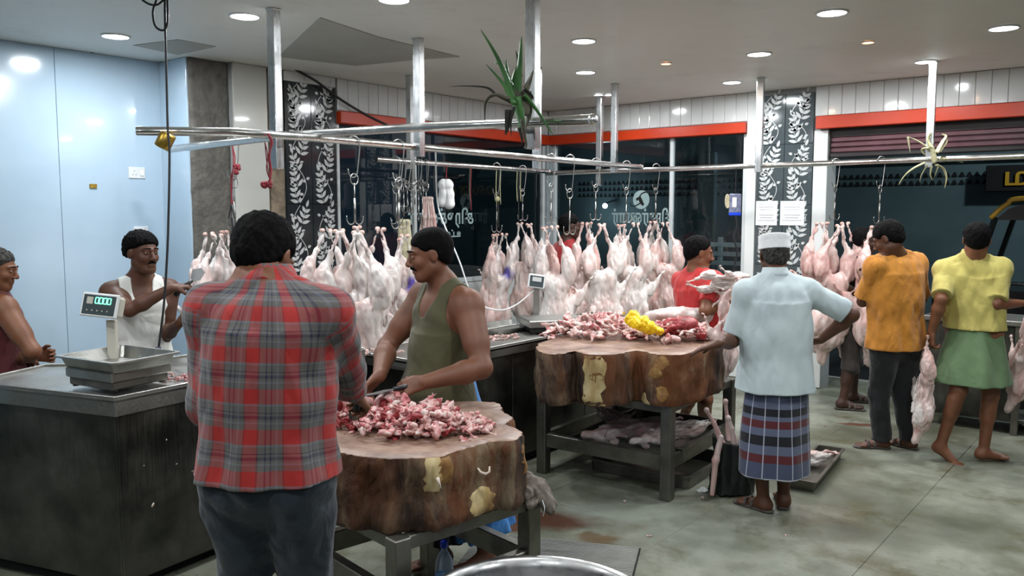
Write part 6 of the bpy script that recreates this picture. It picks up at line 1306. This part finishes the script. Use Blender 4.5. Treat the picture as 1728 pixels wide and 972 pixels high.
for y, z in ((-.18, .15), (-.26, -.15), (-.08, -.15)): MB().lathe([(.0005, 0), (.004, 0)], 8).build('socket_hole', 'ink', so, loc=(.0066, y*e[1], z*e[2]), rot=(0, PI/2, 0))
c, e = plate(238, 387, 24, 10, lambda x, y: XP(x, y, XB+.014), '', ''); so = thing('wall_switch', 'small pale switch plate on the blue-white wall above the white-vested man', 'switch', c); MB().box((0, 0, 0), (.012, e[1], e[2]), bev=.004).build('face_plate', 'white_plastic', so); MB().box((.008, 0, 0), (.005, e[1]*.3, e[2]*.5), bev=.002).build('rocker_switch', 'paper', so)
c, e = plate(157, 314, 12, 7, lambda x, y: XP(x, y, XB+.014), '', ''); so = MB().box(c, (.02, e[1], e[2]), bev=.003).build('wall_clip', 'brass', None); tag(so, 'small rusty clip with a thread on the blue-white wall', 'clip')
# papers on the tiled pier
for x0, x1, lab in ((1275, 1312, 'left one of two white printed sheets on the patterned tile pier'), (1316, 1358, 'right one of two white printed sheets on the patterned tile pier')):
    a, b = YP(x0, 380, YBK-.024), YP(x1, 339, YBK-.024); t = thing('printed_sheet', lab, 'sheet', (a+b)/2); W_, H_ = abs((b-a)[0]), abs((b-a)[2]); MB().box((0, 0, 0), (W_, .003, H_)).build('sheet', 'paper', t)
    mb = MB()
    for i in range(7):
        if i == 3: continue
        mb.box((-.01*W_*(i % 2), -.0022, H_*(.36-i*.11)), (W_*(.8-.12*(i % 3)), .0006, H_*.012))
    mb.build('printed_lines', 'ink', t)
# pouch and blister pack hanging at the window
p = pipe_pt(4, 1241); dd = (p-CAM)@fw; o_ = D(1241, 325, dd); t = thing('hanging_packet', 'small blue packet and round tag hanging on a cord before the back window', 'packet', o_, (0, 0, R(38.9)))
MB().box((0, 0, -.10), (.115, .02, .18), bev=.012).build('packet', 'checked_lungi', t); MB().box((0, -.002, -.20), (.115, .018, .03), bev=.006).build('blue_band', 'blue_cap', t); MB().box((-.01, -.0115, -.09), (.04, .002, .09)).build('packet_label', 'paper', t)
MB().lathe([(.0005, -.004), (.03, -.004), (.03, .004), (.0005, .004)], 20, sy=2.2).build('round_tag', 'tripe', t, loc=(-.075, -.01, -.08), rot=(PI/2, 0, .5))
MB().tube([(0, 0, 0), (0, 0, p[2]-o_[2])], .004, 6).build('cord', 'black_cable', t); MB().tube(bez([(0, 0, -.2), (.02, 0, -.32), (-.01, 0, -.42), (.03, 0, -.55), (0, 0, -.75), (.03, 0, -.95)], 4), .008, 6).build('cord', 'black_cable', t)
# ================================================================ lettering on the glass (seen from behind, so mirrored)
def letters(txt, size, mat, name, parent, loc, rot, mirror=False, depth=.002, wide=1.):
    c = bpy.data.curves.new(name, 'FONT'); c.body = txt; c.size = size; c.extrude = depth; c.offset = .004; c.align_x = 'CENTER'; o = bpy.data.objects.new('tmp', c); C0.objects.link(o); dg = bpy.context.evaluated_depsgraph_get()
    me = bpy.data.meshes.new_from_object(o.evaluated_get(dg)); bpy.data.objects.remove(o); me.name = name; me.materials.clear(); me.materials.append(MATS[mat]); me.transform(Matrix.Diagonal((-wide if mirror else wide, 1, 1, 1)))
    return link(name, me, parent, loc, rot)
c = XP(745, 368, XW-.06); t = thing('window_lettering', 'pale mirrored lettering on the left dark shop window behind the olive man', 'lettering', c)
letters('திருச்ணா', .2, 'glass_print', 'letters', t, (.012, .0, -.06), (PI/2, 0, PI/2), True, wide=.95); letters('உட்னர்', .09, 'glass_print', 'small_letters', t, (.012, .12, -.20), (PI/2, 0, PI/2), True)
c = YP(1084, 368, YBK+.05); t = thing('window_lettering', 'pale mirrored lettering on the back shop window under the round emblem', 'lettering', c)
letters('திருர்ணார்', .19, 'glass_print', 'letters', t, (0, -.012, -.05), (PI/2, 0, 0), True, wide=.72)
c = YP(1083, 337, YBK+.05); t = thing('window_emblem', 'round pale emblem with a dark swoosh on the back shop window', 'emblem', c); rr = .105
MB().lathe([(.0005, 0), (rr, 0), (rr, .003), (.0005, .003)], 40).build('disc', 'glass_print', t, loc=(0, -.012, 0), rot=(PI/2, 0, 0))
mb = MB(); mb.tube(bez([(-.14, -.017, -.045), (-.09, -.017, -.075), (.0, -.017, -.04), (.02, -.017, -.03)], 5), [.006]*15+[.006], 6, flat=((0, 1, 0), .2)) if False else None
mb = MB(); f_ = ((0, 1, 0), .25)
for pts, w_ in (([(-.135, 0, -.03), (-.125, 0, -.065), (-.08, 0, -.07), (.0, 0, -.035)], .007), ([(-.06, 0, .0), (-.03, 0, .015), (.0, 0, -.03), (.03, 0, -.06)], .014), ([(-.02, 0, .035), (.0, 0, .0), (.03, 0, -.06)], .015), ([(-.02, 0, .035), (.02, 0, .075), (.1, 0, .085), (.14, 0, .06)], .007)): mb.tube([(x, -.018, z) for x, _, z in bez(pts, 5)], w_, 6, flat=f_)
mb.build('swoosh', 'night_dark', t)
# ================================================================ street: auto rickshaw, sign, bulb, added fill lamp
ar = thing('auto_rickshaw', 'black auto rickshaw with a yellow roof edge, parked outside at the right', 'vehicle', (-1.08, 10.35, -.06), (0, 0, 0))
pm('rick_black', [(.3, '0b0c0e'), (.7, '15171a')], 3, .25); pm('rick_yellow', [(.3, 'b98a22'), (.7, 'c9992c')], 3, .4)
prof = [(-1.0, .35), (-.98, .95), (-.62, 1.05), (-.35, 1.78), (-.1, 1.9), (1.4, 1.9), (1.5, 1.0), (1.5, .35)]
def side(mb, P_, y0, y1):
    n = len(P_); vs = [(x, y0, z) for x, z in P_]+[(x, y1, z) for x, z in P_]; mb.add(vs, [tuple(range(n)), tuple(range(n, 2*n))[::-1]]+[(i, n+i, n+(i+1) % n, (i+1) % n) for i in range(n)])
mb = MB(); side(mb, [(-1.0, .35), (-.98, .9), (-.6, 1.0), (1.5, 1.0), (1.5, .35)], -.6, .6); mb.build('body', 'rick_black', ar)
mb = MB(); side(mb, [(-.42, 1.72), (-.30, 1.84), (-.1, 1.9), (1.45, 1.9), (1.45, 1.72)], -.62, .62); mb.build('canopy', 'rick_black', ar)
MB().tube(bez([(-.46, -.63, 1.74), (-.32, -.63, 1.88), (-.1, -.63, 1.94), (1.4, -.63, 1.94)], 5), .025, 8).build('roof_edge', 'rick_yellow', ar, True)
MB().tube([(-.62, -.6, 1.0), (-.42, -.61, 1.75)], .03, 8).build('front_pillar', 'rick_black', ar); MB().tube([(-.62, .6, 1.0), (-.42, .61, 1.75)], .03, 8).build('front_pillar', 'rick_black', ar); MB().tube([(1.3, -.6, 1.0), (1.35, -.61, 1.75)], .03, 8).build('rear_pillar', 'rick_black', ar)
MB().tube([(-.4, -.64, 1.08), (.9, -.64, 1.08)], .02, 8).build('chrome_rail', 'pipe_steel', ar, True); MB().box((-.55, -.7, 1.42), (.06, .02, .2), bev=.01).build('mirror', 'black_plastic', ar); MB().box((.5, .1, .9), (.9, .9, .5), bev=.05).build('bench_seat', 'black_plastic', ar)
for x, y in ((-.7, 0), (1.1, -.5), (1.1, .5)): MB().lathe([(.0005, -.04), (.12, -.05), (.2, -.05), (.22, -.03), (.22, .03), (.2, .05), (.12, .05), (.0005, .04)], 24).build('wheel', 'black_plastic', ar, True, loc=(x, y, .222), rot=(PI/2, 0, 0))
q = YP(1705, 300, 12.3); t = thing('shop_sign', 'dark street sign with bold yellow letters above the auto rickshaw', 'sign', (q[0]+.5, 12.45, q[2]))
MB().box((0, 0, 0), (1.6, .06, .34), bev=.01).build('sign_board', 'night_dark', t); letters('மலைய', .30, 'rick_yellow', 'letters', t, (.12, -.04, -.09), (PI/2, 0, 0), False, .01, 1.2)
q = YP(1021, 347, 12.2); t = thing('outdoor_lamp', 'bright white bulb outside behind the back shop window', 'light', (q[0], 12.2, q[2])); MB().lathe([(.0005, -.05), (.035, -.035), (.045, 0), (.03, .03), (.0005, .04)], 16).build('bulb', 'street_bulb', t, True); MB().tube([(0, 0, .04), (0, .35, .1)], .012, 6).build('bracket', 'dark_metal', t)
l = bpy.data.lights.new('lamp', 'POINT'); l.energy = 12; l.shadow_soft_size = .05; l.color = (.85, .93, 1); o = bpy.data.objects.new('lamp', l); C0.objects.link(o); o.parent = t; o.location = (0, -.08, -.02)
l = bpy.data.lights.new('lamp', 'POINT'); l.energy = 420; l.shadow_soft_size = .12; l.color = (.8, .95, 1); t = thing('outdoor_lamp', 'added fill lamp on a tall pole outside, unseen beyond the right edge', 'light', (1.6, 10.4, 0)); MB().tube([(0, 0, -.06), (0, 0, 4.3), (-.5, 0, 4.5)], .04, 8).build('fill_lamp_pole', 'dark_metal', t); MB().lathe([(.0005, -.03), (.08, -.02), (.1, .03), (.0005, .05)], 16, (-.5, 0, 4.42)).build('fill_lamp_head', 'street_bulb', t); o = bpy.data.objects.new('lamp', l); C0.objects.link(o); o.parent = t; o.location = (-.5, 0, 4.2)  # unseen lamp and pole, added to brighten the dark street
# louvred rack seen through the back window
t = thing('slatted_rack', 'pale slatted rack outside behind the back window, beside the red-shirted man', 'rack', (YP(1215, 440, 9.4)[0], 9.4, -.06))
for x in (-.35, .0, .35): MB().box((x, 0, .75), (.05, .05, 1.5), bev=.004).build('upright', 'grey_column', t)
for i in range(7): MB().box((0, -.03, .75+i*.11), (.74, .02, .055), bev=.003).build('slat', 'grey_column', t)
# ================================================================ finish: put every person's origin at the feet
for o in list(C0.objects):
    if o.name.startswith('person') and o.type == 'EMPTY' and o.parent is None:
        ch = list(o.children); pts = []
        bd = [c for c in ch if c.name.startswith('body')][0]; n = len(bd.data.vertices); a = np.zeros(n*3); bd.data.vertices.foreach_get('co', a); a = a.reshape(-1, 3); lo = a[a[:, 2] < a[:, 2].min()+.12].mean(0)
        o.location = (lo[0], lo[1], 0)
        for c in ch:
            c.data.transform(Matrix.Translation((-lo[0], -lo[1], 0)))
            for g in c.children: g.data.transform(Matrix.Translation((-lo[0], -lo[1], 0)))
